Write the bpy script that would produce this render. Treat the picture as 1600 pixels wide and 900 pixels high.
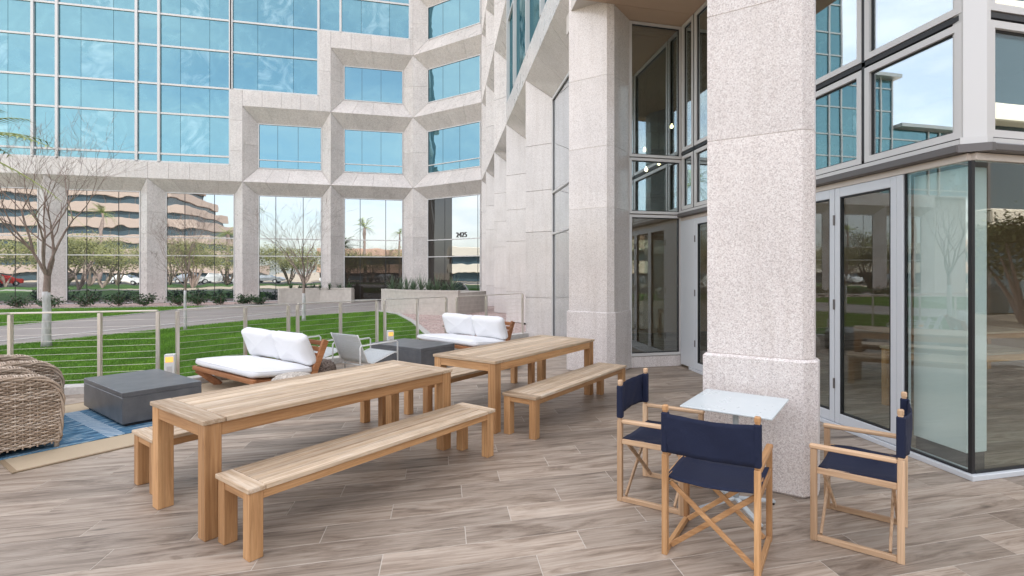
import bpy, bmesh, math, random
from mathutils import Vector, Matrix, noise
import numpy as np
R = math.radians
random.seed(7)
S = bpy.context.scene
for o in list(bpy.data.objects): bpy.data.objects.remove(o)
COL = S.collection

# ---------------------------------------------------------------- camera
CAM_H = 1.69
F_PX, CX, HZ = 798.0, 885.0, 425.0            # focal length, optical axis in the 1600 x 900 photograph
cam = bpy.data.cameras.new('camera')
cam.sensor_width = 36.0
cam.lens = F_PX / 1600 * 36
cam.shift_x = -(CX - 800) / 1600
cam.shift_y = -(450 - HZ) / 1600 * 1.0
cam.clip_end = 2000
camo = bpy.data.objects.new('camera', cam); COL.objects.link(camo)
camo.location = (0, 0, CAM_H); camo.rotation_euler = (R(90), 0, -R(13.74))
S.camera = camo

# ---------------------------------------------------------------- sky, sun, exposure
SUN_EL, SUN_AZ = R(42), math.atan2(.5, .866)   # azimuth clockwise from +Y
world = bpy.data.worlds.new('World'); S.world = world; world.use_nodes = True
nt = world.node_tree; N = nt.nodes; L = nt.links
bg = N['Background']; bg.inputs[1].default_value = .13
sky = N.new('ShaderNodeTexSky'); sky.sky_type = 'NISHITA'; sky.sun_disc = False
sky.sun_elevation = SUN_EL; sky.sun_rotation = SUN_AZ
sky.air_density = 1.0; sky.dust_density = 2.0; sky.ozone_density = 1.0
tc = N.new('ShaderNodeTexCoord'); mp = N.new('ShaderNodeMapping'); mp.inputs['Scale'].default_value = (1, 1, 3.2)
nz = N.new('ShaderNodeTexNoise'); nz.inputs['Scale'].default_value = 2.1; nz.inputs['Detail'].default_value = 7; nz.inputs['Roughness'].default_value = .62
rp = N.new('ShaderNodeValToRGB'); rp.color_ramp.elements[0].position = .38; rp.color_ramp.elements[1].position = .72
rp.color_ramp.elements[0].color = (.28, .28, .28, 1); rp.color_ramp.elements[1].color = (.85, .85, .85, 1)
mx = N.new('ShaderNodeMixRGB'); mx.inputs[2].default_value = (7.8, 7.3, 6.9, 1)
L.new(tc.outputs['Generated'], mp.inputs[0]); L.new(mp.outputs[0], nz.inputs[0]); L.new(nz.outputs[0], rp.inputs[0])
L.new(rp.outputs[0], mx.inputs[0]); L.new(sky.outputs[0], mx.inputs[1]); L.new(mx.outputs[0], bg.inputs[0])
sun = bpy.data.lights.new('sun', 'SUN'); sun.energy = 3.6; sun.angle = R(.53); sun.color = (1, .95, .88)
suno = bpy.data.objects.new('sun', sun); COL.objects.link(suno)
sd = Vector((math.sin(SUN_AZ) * math.cos(SUN_EL), math.cos(SUN_AZ) * math.cos(SUN_EL), math.sin(SUN_EL)))
suno.rotation_euler = sd.to_track_quat('Z', 'Y').to_euler(); suno.location = sd * 60
S.view_settings.view_transform = 'Standard'; S.view_settings.look = 'None'
S.view_settings.exposure = 1.76; S.view_settings.gamma = 1
S.cycles.max_bounces = 8; S.cycles.glossy_bounces = 4; S.cycles.transparent_max_bounces = 12
S.cycles.sample_clamp_indirect = 6

# ---------------------------------------------------------------- object helpers
def thing(name, label, cat, loc=(0, 0, 0), rz=0, group=None):
    o = bpy.data.objects.new(name, None); COL.objects.link(o)
    o.location = loc; o.rotation_euler = (0, 0, rz); o.empty_display_size = .1
    tag(o, label, cat, group); return o
def tag(o, label, cat, group=None):
    o['label'] = label; o['category'] = cat
    if group: o['group'] = group
    return o
def copy_tree(o, parent=None):
    c = o.copy(); COL.objects.link(c)
    if parent: c.parent = parent
    for ch in list(o.children): copy_tree(ch, c)
    return c
class MB:
    """collects polygons and links them as one mesh object"""
    def __init__(s): s.v = []; s.f = []; s.m = []; s.mi = 0
    def add(s, vs, fs):
        b = len(s.v); s.v += [tuple(p) for p in vs]
        for f in fs: s.f.append(tuple(b + i for i in f)); s.m.append(s.mi)
    def box(s, x0, y0, z0, x1, y1, z1, M=None):
        vs = [(x0,y0,z0),(x1,y0,z0),(x1,y1,z0),(x0,y1,z0),(x0,y0,z1),(x1,y0,z1),(x1,y1,z1),(x0,y1,z1)]
        if M: vs = [M @ Vector(p) for p in vs]
        s.add(vs, [(0,3,2,1),(4,5,6,7),(0,1,5,4),(1,2,6,5),(2,3,7,6),(3,0,4,7)])
    def cbox(s, x0, y0, z0, x1, y1, z1, c=.004, M=None):
        """box with chamfered edges"""
        vs = []; X = (x0, x1); Y = (y0, y1); Z = (z0, z1)
        idx = {}
        for i in (0, 1):
            for j in (0, 1):
                for k in (0, 1):
                    p = [X[i], Y[j], Z[k]]; sg = [1 - 2 * i, 1 - 2 * j, 1 - 2 * k]
                    for a in range(3):      # vertex lying on the face whose normal is axis a
                        q = list(p)
                        for b in range(3):
                            if b != a: q[b] += sg[b] * c
                        idx[(i, j, k, a)] = len(vs); vs.append(tuple(q))
        fs = []
        def g(i, j, k, a): return idx[(i, j, k, a)]
        for e in (0, 1):
            q = [g(e,0,0,0), g(e,1,0,0), g(e,1,1,0), g(e,0,1,0)]; fs.append(q if e else q[::-1])
            q = [g(0,e,0,1), g(1,e,0,1), g(1,e,1,1), g(0,e,1,1)]; fs.append(q[::-1] if e else q)
            q = [g(0,0,e,2), g(1,0,e,2), g(1,1,e,2), g(0,1,e,2)]; fs.append(q if e else q[::-1])
        for a in (0, 1):
            for b in (0, 1):
                q = [g(a,b,0,0), g(a,b,1,0), g(a,b,1,1), g(a,b,0,1)]; fs.append(q if (a ^ b) else q[::-1])
                q = [g(a,0,b,0), g(a,1,b,0), g(a,1,b,2), g(a,0,b,2)]; fs.append(q[::-1] if (a ^ b) else q)
                q = [g(0,a,b,1), g(1,a,b,1), g(1,a,b,2), g(0,a,b,2)]; fs.append(q if (a ^ b) else q[::-1])
        for i in (0, 1):
            for j in (0, 1):
                for k in (0, 1):
                    q = [g(i,j,k,0), g(i,j,k,1), g(i,j,k,2)]; fs.append(q if (i + j + k) % 2 == 1 else q[::-1])
        if M: vs = [M @ Vector(p) for p in vs]
        s.add(vs, fs)
    def beam(s, a, b, w, h, c=.003, up=(0, 0, 1)):
        """chamfered bar from a to b, w wide, h high"""
        a = Vector(a); b = Vector(b); d = b - a; l = d.length; x = d / l
        u = Vector(up); y = u.cross(x)
        if y.length < 1e-4: y = Vector((0, 1, 0)).cross(x)
        y.normalize(); z = x.cross(y)
        M = Matrix(((x.x, y.x, z.x, a.x), (x.y, y.y, z.y, a.y), (x.z, y.z, z.z, a.z), (0, 0, 0, 1)))
        s.cbox(0, -w/2, -h/2, l, w/2, h/2, c, M)
    def tube(s, pts, r, n=8, cap=True):
        pts = [Vector(p) for p in pts]; rr = r if isinstance(r, (list, tuple)) else [r] * len(pts)
        rings = []; prev = None; vs = []
        for i, p in enumerate(pts):
            d = (pts[min(i+1, len(pts)-1)] - pts[max(i-1, 0)])
            if d.length < 1e-9: d = Vector((0, 0, 1))
            d.normalize()
            if prev is None:
                u = d.cross(Vector((0, 0, 1)))
                if u.length < .05: u = d.cross(Vector((1, 0, 0)))
            else: u = prev - d * prev.dot(d)
            u.normalize(); prev = u; w = d.cross(u)
            vs += [p + (u * math.cos(t) + w * math.sin(t)) * rr[i] for t in [k * 2 * math.pi / n for k in range(n)]]
        fs = []
        for i in range(len(pts) - 1):
            for k in range(n):
                k2 = (k + 1) % n
                fs.append((i*n+k, i*n+k2, (i+1)*n+k2, (i+1)*n+k))
        if cap: fs += [tuple(range(n))[::-1], tuple((len(pts)-1)*n + k for k in range(n))]
        s.add(vs, fs)
    def prism(s, poly, z0, z1):
        n = len(poly); vs = [(x, y, z0) for x, y in poly] + [(x, y, z1) for x, y in poly]
        s.add(vs, [tuple(range(n))[::-1], tuple(range(n, 2*n))] + [(i, (i+1) % n, n + (i+1) % n, n + i) for i in range(n)])
    def slab(s, quad, t, gap=0.0):
        """thin stone slab whose outer face is quad (counter-clockwise seen from outside)"""
        q = [Vector(p) for p in quad]; c = sum(q, Vector()) / len(q)
        nrm = (q[1] - q[0]).cross(q[2] - q[0]).normalized()
        if gap:
            k = len(q); q2 = []
            for i in range(k):
                a = (q[i] - q[i-1]).normalized(); b = (q[(i+1) % k] - q[i]).normalized()
                sn = max(.3, abs(a.cross(b).length)); q2.append(q[i] + (b - a) * gap / sn)
            q = q2
        n = len(q); vs = q + [p - nrm * t for p in q]
        s.add(vs, [tuple(range(n)), tuple(range(n, 2*n))[::-1]] + [((i+1) % n, i, n + i, n + (i+1) % n) for i in range(n)])
    def lathe(s, prof, n=20, cx=0, cy=0):
        vs = [(cx + r*math.cos(2*math.pi*k/n), cy + r*math.sin(2*math.pi*k/n), z) for r, z in prof for k in range(n)]
        fs = [(i*n+k, i*n+(k+1) % n, (i+1)*n+(k+1) % n, (i+1)*n+k) for i in range(len(prof)-1) for k in range(n)]
        fs += [tuple(range(n))[::-1], tuple((len(prof)-1)*n + k for k in range(n))]
        s.add(vs, fs)
    def mesh(s, name, mats, smooth=False):
        me = bpy.data.meshes.new(name); me.from_pydata(s.v, [], s.f)
        for m in (mats if isinstance(mats, (list, tuple)) else [mats]): me.materials.append(m)
        if any(s.m): me.polygons.foreach_set('material_index', s.m)
        if smooth:
            me.polygons.foreach_set('use_smooth', [True] * len(me.polygons))
        me.update(); return me
    def build(s, name, mats, parent=None, smooth=False, kind=None):
        return link(name, s.mesh(name, mats, smooth), parent, kind=kind)
def link(name, me, parent=None, loc=None, rot=None, kind=None):
    o = bpy.data.objects.new(name, me); COL.objects.link(o)
    if parent: o.parent = parent
    if loc: o.location = loc
    if rot: o.rotation_euler = rot
    if kind: o['kind'] = kind
    return o
def struct(o): o['kind'] = 'structure'; return o
def autosmooth(me, ang=35):
    try:
        bm = bmesh.new(); bm.from_mesh(me); ca = R(ang)
        for e in bm.edges:
            if len(e.link_faces) == 2 and e.calc_face_angle(0) > ca: e.smooth = False
        for f in bm.faces: f.smooth = True
        bm.to_mesh(me); bm.free()
    except Exception: pass

# ---------------------------------------------------------------- material helpers
class Mat:
    def __init__(s, name, col=(.5, .5, .5), rough=.6, metal=0, spec=.5):
        s.m = bpy.data.materials.new(name); s.m.use_nodes = True
        s.n = s.m.node_tree.nodes; s.l = s.m.node_tree.links; s.b = s.n['Principled BSDF']
        s.b.inputs['Base Color'].default_value = (*col, 1); s.b.inputs['Roughness'].default_value = rough
        s.b.inputs['Metallic'].default_value = metal; s.b.inputs['Specular IOR Level'].default_value = spec
    def node(s, t, **kw):
        n = s.n.new(t)
        for k, v in kw.items():
            if k in n.inputs: n.inputs[k].default_value = v
            else: setattr(n, k, v)
        return n
    def lk(s, a, b): s.l.new(a, b)
    def coord(s, scale=(1, 1, 1), out='Object', rnd=0, loc=(0, 0, 0)):
        t = s.node('ShaderNodeTexCoord'); m = s.node('ShaderNodeMapping'); m.inputs['Scale'].default_value = scale; m.inputs['Location'].default_value = loc
        src = t.outputs[out]
        if rnd:
            oi = s.node('ShaderNodeObjectInfo'); gi = s.node('ShaderNodeNewGeometry'); ad = s.node('ShaderNodeMath', operation='ADD')
            s.lk(oi.outputs['Random'], ad.inputs[0]); s.lk(gi.outputs['Random Per Island'], ad.inputs[1])
            cb = s.node('ShaderNodeVectorMath', operation='SCALE'); cb.inputs[0].default_value = (37.7, 51.3, 23.1); s.lk(ad.outputs[0], cb.inputs['Scale'])
            va = s.node('ShaderNodeVectorMath', operation='ADD'); s.lk(src, va.inputs[0]); s.lk(cb.outputs[0], va.inputs[1]); src = va.outputs[0]
            fr = s.node('ShaderNodeMath', operation='FRACT'); s.lk(ad.outputs[0], fr.inputs[0]); s.rv = fr.outputs[0]
        s.lk(src, m.inputs[0]); return m.outputs[0]
    def noise(s, vec, scale=5, detail=4, rough=.55, dist=0):
        n = s.node('ShaderNodeTexNoise'); n.inputs['Scale'].default_value = scale; n.inputs['Detail'].default_value = detail
        n.inputs['Roughness'].default_value = rough; n.inputs['Distortion'].default_value = dist; s.lk(vec, n.inputs['Vector']); return n.outputs['Fac']
    def ramp(s, fac, stops):
        r = s.node('ShaderNodeValToRGB'); e = r.color_ramp.elements
        while len(e) < len(stops): e.new(.5)
        for i, (p, c) in enumerate(stops):
            e[i].position = p; e[i].color = (*c, 1) if not isinstance(c, (int, float)) else (c, c, c, 1)
        s.lk(fac, r.inputs[0]); return r.outputs[0]
    def mix(s, a, b, fac=.5, mode='MIX'):
        m = s.node('ShaderNodeMixRGB'); m.blend_type = mode
        for i, v in ((1, a), (2, b)):
            if isinstance(v, tuple): m.inputs[i].default_value = (*v, 1)
            else: s.lk(v, m.inputs[i])
        if isinstance(fac, (int, float)): m.inputs[0].default_value = fac
        else: s.lk(fac, m.inputs[0])
        return m.outputs[0]
    def color(s, out): s.lk(out, s.b.inputs['Base Color']); return s
    def rough(s, out): s.lk(out, s.b.inputs['Roughness']); return s
    def bump(s, out, strength=.3, dist=.01):
        b = s.node('ShaderNodeBump'); b.inputs['Strength'].default_value = strength; b.inputs['Distance'].default_value = dist
        s.lk(out, b.inputs['Height']); s.lk(b.outputs[0], s.b.inputs['Normal']); s.bn = b.outputs[0]; return s

def stone(name, base, dark, light, rough=.35, scale=70, spec=.5, bumpy=.12, warm=None):
    m = Mat(name, base, rough, spec=spec); c = m.coord(rnd=1)
    v = m.node('ShaderNodeTexVoronoi'); v.inputs['Scale'].default_value = scale; m.lk(c, v.inputs['Vector'])
    sp = m.node('ShaderNodeSeparateColor'); m.lk(v.outputs['Color'], sp.inputs[0])
    col = m.ramp(sp.outputs[0], [(0, dark), (.16, dark), (.3, base), (.7, base), (.82, light), (1, light)])
    v2 = m.node('ShaderNodeTexVoronoi'); v2.inputs['Scale'].default_value = scale * 2.3; m.lk(c, v2.inputs['Vector'])
    sp2 = m.node('ShaderNodeSeparateColor'); m.lk(v2.outputs['Color'], sp2.inputs[0])
    g = m.ramp(sp2.outputs[1], [(0, .80), (.12, .88), (.3, 1.0), (1, 1.04)])
    col = m.mix(col, g, 1, 'MULTIPLY')
    big = m.noise(c, 1.1, 3); col = m.mix(col, m.ramp(big, [(.3, .9), (.7, 1.06)]), .8, 'MULTIPLY')
    # rain streaks and grime, then panel to panel difference
    cs = m.coord((5, 5, .35)); col = m.mix(col, m.ramp(m.noise(cs, 1.6, 5, .6), [(.28, (.86, .84, .82)), (.5, (1, 1, 1))]), .7, 'MULTIPLY')
    col = m.mix(col, m.ramp(m.rv, [(0, .92), (1, 1.03)]), .8, 'MULTIPLY')
    m.color(col)
    m.rough(m.ramp(m.noise(c, 3, 3), [(.3, rough * .8), (.7, min(1, rough * 1.25))]))
    m.bump(sp2.outputs[2], bumpy, .0015); return m.m
def wood(name, axis, cols, rough=.55, knots=.0, scale=1.0, stain=0):
    m = Mat(name, cols[1], rough)
    sc = [22, 22, 22]; sc[axis] = 1.1
    c = m.coord(tuple(q * scale for q in sc), rnd=1)
    n1 = m.noise(c, 1.6, 6, .65, 1.2)
    col = m.ramp(n1, [(.25, cols[0]), (.5, cols[1]), (.75, cols[2])])
    c2 = m.coord(tuple((60 if i != axis else 2.0) * scale for i in range(3)), rnd=1)
    n2 = m.noise(c2, 2.0, 3, .6, .4)
    col = m.mix(col, m.ramp(n2, [(.3, .78), (.6, 1.0)]), .55, 'MULTIPLY')
    tone = m.ramp(m.rv, [(0, .82), (.7, 1.0), (1.4, 1.12)])
    col = m.mix(col, m.ramp(m.rv, [(0, (.66, .61, .56)), (.45, (.94, .92, .90)), (1, (1.16, 1.17, 1.18))]), .9, 'MULTIPLY')
    sl = [9, 9, 9]; sl[axis] = .12; n3 = m.noise(m.coord(tuple(sl), rnd=1), 1.7, 2, .5)
    col = m.mix(col, m.ramp(n3, [(.36, (.80, .76, .72)), (.5, (1, 1, 1)), (.66, (1.10, 1.08, 1.05))]), .8, 'MULTIPLY')
    if stain:
        c3 = m.coord((3, 3, 3), rnd=0); col = m.mix(col, m.ramp(m.noise(c3, 2.2, 4), [(.35, .72), (.6, 1.0)]), stain, 'MULTIPLY')
    m.color(col); m.bump(n2, .22, .002); return m.m

M = {}
M['granite'] = stone('pink grey flamed granite', (.68, .625, .60), (.51, .455, .44), (.77, .735, .71), .42, 135)
M['granite_pol'] = stone('polished pink grey granite', (.70, .65, .62), (.57, .52, .495), (.76, .72, .70), .12, 105, bumpy=.02, spec=.6)
M['granite_far'] = stone('pale granite cladding', (.68, .63, .60), (.62, .575, .55), (.73, .69, .66), .3, 22, bumpy=.05)
M['joint'] = Mat('sandy mortar joint', (.60, .555, .52), .9).m
M['alu'] = Mat('satin aluminium', (.60, .59, .58), .38, .15).m
M['alu_white'] = Mat('pale grey coated aluminium', (.60, .63, .66), .4, .1).m
M['alu_warm'] = Mat('champagne aluminium', (.62, .55, .49), .4, .2).m
M['dark'] = Mat('black gasket', (.012, .012, .014), .45).m
M['dark_alu'] = Mat('dark bronze aluminium', (.13, .12, .118), .4, .3).m
mm = Mat('tan painted soffit', (.50, .36, .26), .7); c = mm.coord((1, 1, 1)); mm.color(mm.mix((.52, .375, .27), (.46, .33, .24), mm.noise(c, 1.5, 4))); M['soffit'] = mm.m

TEAK = ((.34, .170, .070), (.52, .290, .130), (.64, .39, .20))
TEAKW = ((.34, .215, .12), (.60, .47, .335), (.74, .66, .56))
M['teak_z'] = wood('golden teak upright', 2, TEAK)
M['teak_x'] = wood('golden teak lengthwise', 0, TEAK)
M['teak_y'] = wood('golden teak crosswise', 1, TEAK)
M['top_x'] = wood('weathered silver teak lengthwise', 0, TEAKW, .6, stain=.35)
M['top_y'] = wood('weathered silver teak crosswise', 1, TEAKW, .6, stain=.35)
OAKP = ((.44, .28, .16), (.60, .41, .26), (.70, .52, .35))
M['pale_x'] = wood('pale oiled teak x', 0, OAKP); M['pale_y'] = wood('pale oiled teak y', 1, OAKP); M['pale_z'] = wood('pale oiled teak z', 2, OAKP)
SOFA = ((.26, .10, .035), (.40, .17, .07), (.50, .24, .11))
M['sofa_x'] = wood('red brown hardwood', 0, SOFA); M['sofa_y'] = wood('red brown hardwood crosswise', 1, SOFA)

# wood-look porcelain tile
m = Mat('wood look porcelain tile', (.4, .35, .3), .38)
c = m.coord((.9, 7, 7), rnd=1); n1 = m.noise(c, 1.2, 7, .68, 1.9)
col = m.ramp(n1, [(.28, (.125, .088, .062)), (.41, (.28, .215, .163)), (.54, (.425, .345, .275)), (.74, (.53, .455, .375))])
c2 = m.coord((3, 70, 70), rnd=1); n2 = m.noise(c2, 1.0, 4, .6, .5)
col = m.mix(col, m.ramp(n2, [(.32, .70), (.55, 1.0)]), .55, 'MULTIPLY')
c3 = m.coord((2.2, 5.5, 5), rnd=1); v = m.node('ShaderNodeTexVoronoi'); v.inputs['Scale'].default_value = 1.0; m.lk(c3, v.inputs['Vector'])
col = m.mix(col, m.ramp(v.outputs['Distance'], [(0, .30), (.05, .55), (.13, 1.0)]), .8, 'MULTIPLY')
col = m.mix(col, m.ramp(m.rv, [(0, .70), (.5, .93), (1, 1.14)]), 1, 'MULTIPLY')
c4 = m.coord((1, 1, 1)); col = m.mix(col, m.ramp(m.noise(c4, .9, 5, .6), [(.35, (.86, .86, .87)), (.6, (1, 1, 1))]), .7, 'MULTIPLY')
m.color(col); m.rough(m.ramp(n2, [(.3, .56), (.7, .38)])); m.bump(n2, .2, .0015); M['tile'] = m.m
m = Mat('pale grout', (.52, .47, .41), .85); M['grout'] = m.m

m = Mat('lawn soil green', (.03, .09, .02), .9); c = m.coord(out='Object'); m.color(m.ramp(m.noise(c, 3, 6), [(.3, (.035, .09, .010)), (.7, (.07, .16, .018))])); M['lawn'] = m.m
m = Mat('grass blade', (.06, .2, .03), .55)
c = m.coord(out='Object'); gi = m.node('ShaderNodeNewGeometry')
col = m.ramp(gi.outputs['Random Per Island'], [(0, (.08, .20, .014)), (.5, (.14, .31, .024)), (1, (.21, .41, .04))])
col = m.mix(col, m.ramp(m.noise(c, .8, 4), [(.3, (.68, .74, .7)), (.55, (1, 1, 1)), (.75, (1.25, 1.1, .9))]), .9, 'MULTIPLY')
wv = m.node('ShaderNodeTexWave'); wv.inputs['Scale'].default_value = .55; wv.inputs['Distortion'].default_value = .6; m.lk(m.coord((.6, 1, 1)), wv.inputs['Vector'])
col = m.mix(col, m.ramp(wv.outputs['Fac'], [(.35, .86), (.65, 1.08)]), .8, 'MULTIPLY')
col = m.mix(col, m.ramp(m.noise(m.coord(loc=(4, 2, 0)), 2.3, 5, .7), [(.62, (1, 1, 1)), (.78, (1.7, 1.15, 1.3))]), .6, 'MULTIPLY')
m.color(col); M['blade'] = m.m
m = Mat('grey paving', (.28, .25, .235), .85); c = m.coord(); v = m.noise(c, 60, 3); m.color(m.mix(m.ramp(v, [(.3, (.245, .22, .205)), (.7, (.37, .335, .31))]), m.ramp(m.noise(c, .7, 4), [(.3, .85), (.7, 1.1)]), .8, 'MULTIPLY')); m.bump(v, .3, .003); M['path'] = m.m
m = Mat('pale concrete', (.55, .53, .50), .85); c = m.coord(); v = m.noise(c, 25, 5); m.color(m.ramp(v, [(.3, (.46, .44, .42)), (.7, (.60, .58, .55))])); m.bump(v, .2, .003); M['concrete'] = m.m
m = Mat('planter render', (.42, .37, .32), .85); c = m.coord(); v = m.noise(c, 6, 5); m.color(m.ramp(v, [(.3, (.50, .455, .405)), (.7, (.60, .55, .495))])); m.bump(v, .15, .004); M['planter'] = m.m
m = Mat('pink gravel', (.5, .36, .32), .9); c = m.coord(); v = m.node('ShaderNodeTexVoronoi'); v.inputs['Scale'].default_value = 22; m.lk(c, v.inputs['Vector'])
sp = m.node('ShaderNodeSeparateColor'); m.lk(v.outputs['Color'], sp.inputs[0]); m.color(m.ramp(sp.outputs[0], [(0, (.30, .19, .17)), (.5, (.52, .38, .34)), (1, (.68, .56, .52))])); m.bump(v.outputs['Distance'], .8, .02); M['gravel'] = m.m
m = Mat('dry desert ground', (.36, .29, .22), .95); c = m.coord(); m.color(m.ramp(m.noise(c, .12, 6), [(.3, (.36, .29, .22)), (.7, (.50, .42, .33))])); M['ground'] = m.m
m = Mat('asphalt', (.06, .06, .062), .9); c = m.coord(); m.color(m.ramp(m.noise(c, 30, 4), [(.3, (.05, .05, .05)), (.7, (.085, .083, .08))])); M['asphalt'] = m.m
m = Mat('sisal rug', (.52, .42, .29), .95); c = m.coord((1, 1, 1)); w1 = m.node('ShaderNodeTexWave'); w1.inputs['Scale'].default_value = 60; m.lk(c, w1.inputs['Vector'])
m.color(m.mix((.56, .455, .32), (.45, .36, .25), m.noise(c, 120, 3))); m.bump(w1.outputs['Fac'], .4, .003); M['sisal'] = m.m
m = Mat('sisal binding', (.30, .22, .14), .9); M['bind'] = m.m
def navy():
    m = Mat('navy canvas', (.010, .018, .055), .85); c = m.coord()
    n = m.noise(c, 420, 2); m.color(m.mix((.0025, .0065, .027), (.0048, .0110, .042), n)); m.bump(m.mix(m.noise(c, 13, 4, .6, 1.2), n, .25), .55, .006)
    return m.m
M['navy'] = navy()
m = Mat('white outdoor fabric', (.78, .78, .79), .9); c = m.coord(rnd=1); m.bump(m.noise(c, 9, 5), .35, .02); m.color(m.mix((.80, .80, .81), (.72, .73, .75), m.noise(c, 200, 2))); M['white_fab'] = m.m
m = Mat('charcoal concrete', (.085, .088, .094), .36); c = m.coord(rnd=1); m.color(m.ramp(m.noise(c, 5, 6, .6), [(.3, (.085, .09, .098)), (.7, (.14, .145, .155))])); m.bump(m.noise(c, 30, 4), .08, .003); M['charcoal'] = m.m
m = Mat('dark plinth', (.03, .03, .032), .7); M['plinth'] = m.m
M['white_metal'] = Mat('white powder coat', (.72, .73, .72), .4).m
m = Mat('grey table laminate', (.54, .59, .60), .3); c = m.coord(); m.rough(m.ramp(m.noise(c, 7, 5), [(.3, .22), (.7, .42)])); M['bistro'] = m.m
M['bistro_leg'] = Mat('light grey powder coat', (.50, .54, .56), .4).m
M['steel'] = Mat('brushed stainless steel', (.74, .69, .63), .34, .8).m
m = Mat('wicker', (.4, .3, .22), .75); gi = m.node('ShaderNodeNewGeometry'); c = m.coord((1, 1, 1), rnd=1)
col = m.ramp(gi.outputs['Random Per Island'], [(0, (.25, .18, .125)), (.35, (.41, .315, .235)), (.7, (.51, .41, .32)), (1, (.62, .525, .43))])
m.color(m.mix(col, m.ramp(m.noise(c, 14, 4), [(.3, .7), (.7, 1.15)]), .8, 'MULTIPLY')); m.bump(m.noise(c, 90, 2), .3, .003); M['wicker'] = m.m
M['wicker_core'] = Mat('dark wicker core', (.075, .052, .035), .9).m
m = Mat('knitted pouf beige', (.5, .45, .39), .95); M['knit'] = m.m
m = Mat('knitted pouf brown', (.12, .09, .07), .95); M['knit_dark'] = m.m
m = Mat('bark pink brown', (.30, .22, .19), .85); c = m.coord((1, 1, .3)); m.color(m.ramp(m.noise(c, 20, 5), [(.3, (.20, .14, .12)), (.7, (.40, .31, .27))])); m.bump(m.noise(c, 40, 3), .5, .01); M['bark'] = m.m
m = Mat('whitewashed bark', (.62, .60, .58), .85); c = m.coord((1, 1, .25)); m.color(m.ramp(m.noise(c, 18, 5), [(.28, (.42, .39, .37)), (.6, (.66, .65, .65))])); m.bump(m.noise(c, 30, 3), .4, .01); M['bark_white'] = m.m
def leafmat(name, a, b, r=.5):
    m = Mat(name, a, r); gi = m.node('ShaderNodeNewGeometry'); m.color(m.ramp(gi.outputs['Random Per Island'], [(0, a), (1, b)])); return m.m
M['leaf_dark'] = leafmat('dark glossy leaf', (.018, .05, .018), (.05, .115, .035))
M['leaf_agave'] = leafmat('grey green spiky leaf', (.07, .12, .07), (.16, .22, .13))
M['leaf_yellow'] = leafmat('palo verde leaf', (.09, .10, .03), (.24, .23, .075))
M['leaf_palm'] = leafmat('palm leaf', (.16, .21, .04), (.38, .42, .13))
M['amber'] = Mat('amber lamp lens', (.75, .33, .06), .3).m
mm = Mat('glowing amber lens', (.75, .35, .08), .3); mm.b.inputs['Emission Color'].default_value = (1, .5, .12, 1); mm.b.inputs['Emission Strength'].default_value = .3; M['amber_lit'] = mm.m
mm = Mat('lit bulb', (1, .8, .5), .3); mm.b.inputs['Emission Color'].default_value = (1, .72, .38, 1); mm.b.inputs['Emission Strength'].default_value = 7; M['bulb'] = mm.m

def glass(name, refl, tint, base=None, basefac=0., rough=0., wav=0., wscale=.6, fres=1.0):
    """coated window glass: mirror share + clear tinted share (or an opaque backing)"""
    m = bpy.data.materials.new(name); m.use_nodes = True; n = m.node_tree.nodes; l = m.node_tree.links; n.clear()
    out = n.new('ShaderNodeOutputMaterial'); mixs = n.new('ShaderNodeMixShader')
    gl = n.new('ShaderNodeBsdfGlossy'); gl.inputs['Color'].default_value = (*refl[1], 1); gl.inputs['Roughness'].default_value = rough
    if base:
        tr = n.new('ShaderNodeBsdfDiffuse'); tr.inputs['Color'].default_value = (*base, 1)
    else:
        tr = n.new('ShaderNodeBsdfTransparent'); tr.inputs['Color'].default_value = (*tint, 1)
    ge = n.new('ShaderNodeNewGeometry'); dt = n.new('ShaderNodeVectorMath'); dt.operation = 'DOT_PRODUCT'
    l.new(ge.outputs['Normal'], dt.inputs[0]); l.new(ge.outputs['Incoming'], dt.inputs[1])
    ab = n.new('ShaderNodeMath'); ab.operation = 'ABSOLUTE'; l.new(dt.outputs['Value'], ab.inputs[0])
    iv = n.new('ShaderNodeMath'); iv.operation = 'SUBTRACT'; iv.inputs[0].default_value = 1; l.new(ab.outputs[0], iv.inputs[1])
    lw = n.new('ShaderNodeMath'); lw.operation = 'POWER'; lw.inputs[1].default_value = 5; l.new(iv.outputs[0], lw.inputs[0])
    ma = n.new('ShaderNodeMath'); ma.operation = 'MULTIPLY_ADD'; ma.inputs[1].default_value = fres; ma.inputs[2].default_value = refl[0]; ma.use_clamp = True
    l.new(lw.outputs[0], ma.inputs[0]); l.new(ma.outputs[0], mixs.inputs[0]); l.new(tr.outputs[0], mixs.inputs[1]); l.new(gl.outputs[0], mixs.inputs[2])
    l.new(mixs.outputs[0], out.inputs[0])
    if wav:
        t = n.new('ShaderNodeTexCoord'); nz = n.new('ShaderNodeTexNoise'); nz.inputs['Scale'].default_value = wscale; nz.inputs['Detail'].default_value = 1.5
        b = n.new('ShaderNodeBump'); b.inputs['Strength'].default_value = 1; b.inputs['Distance'].default_value = wav
        l.new(t.outputs['Object'], nz.inputs['Vector']); l.new(nz.outputs[0], b.inputs['Height']); l.new(b.outputs[0], gl.inputs['Normal'])
    return m
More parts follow.
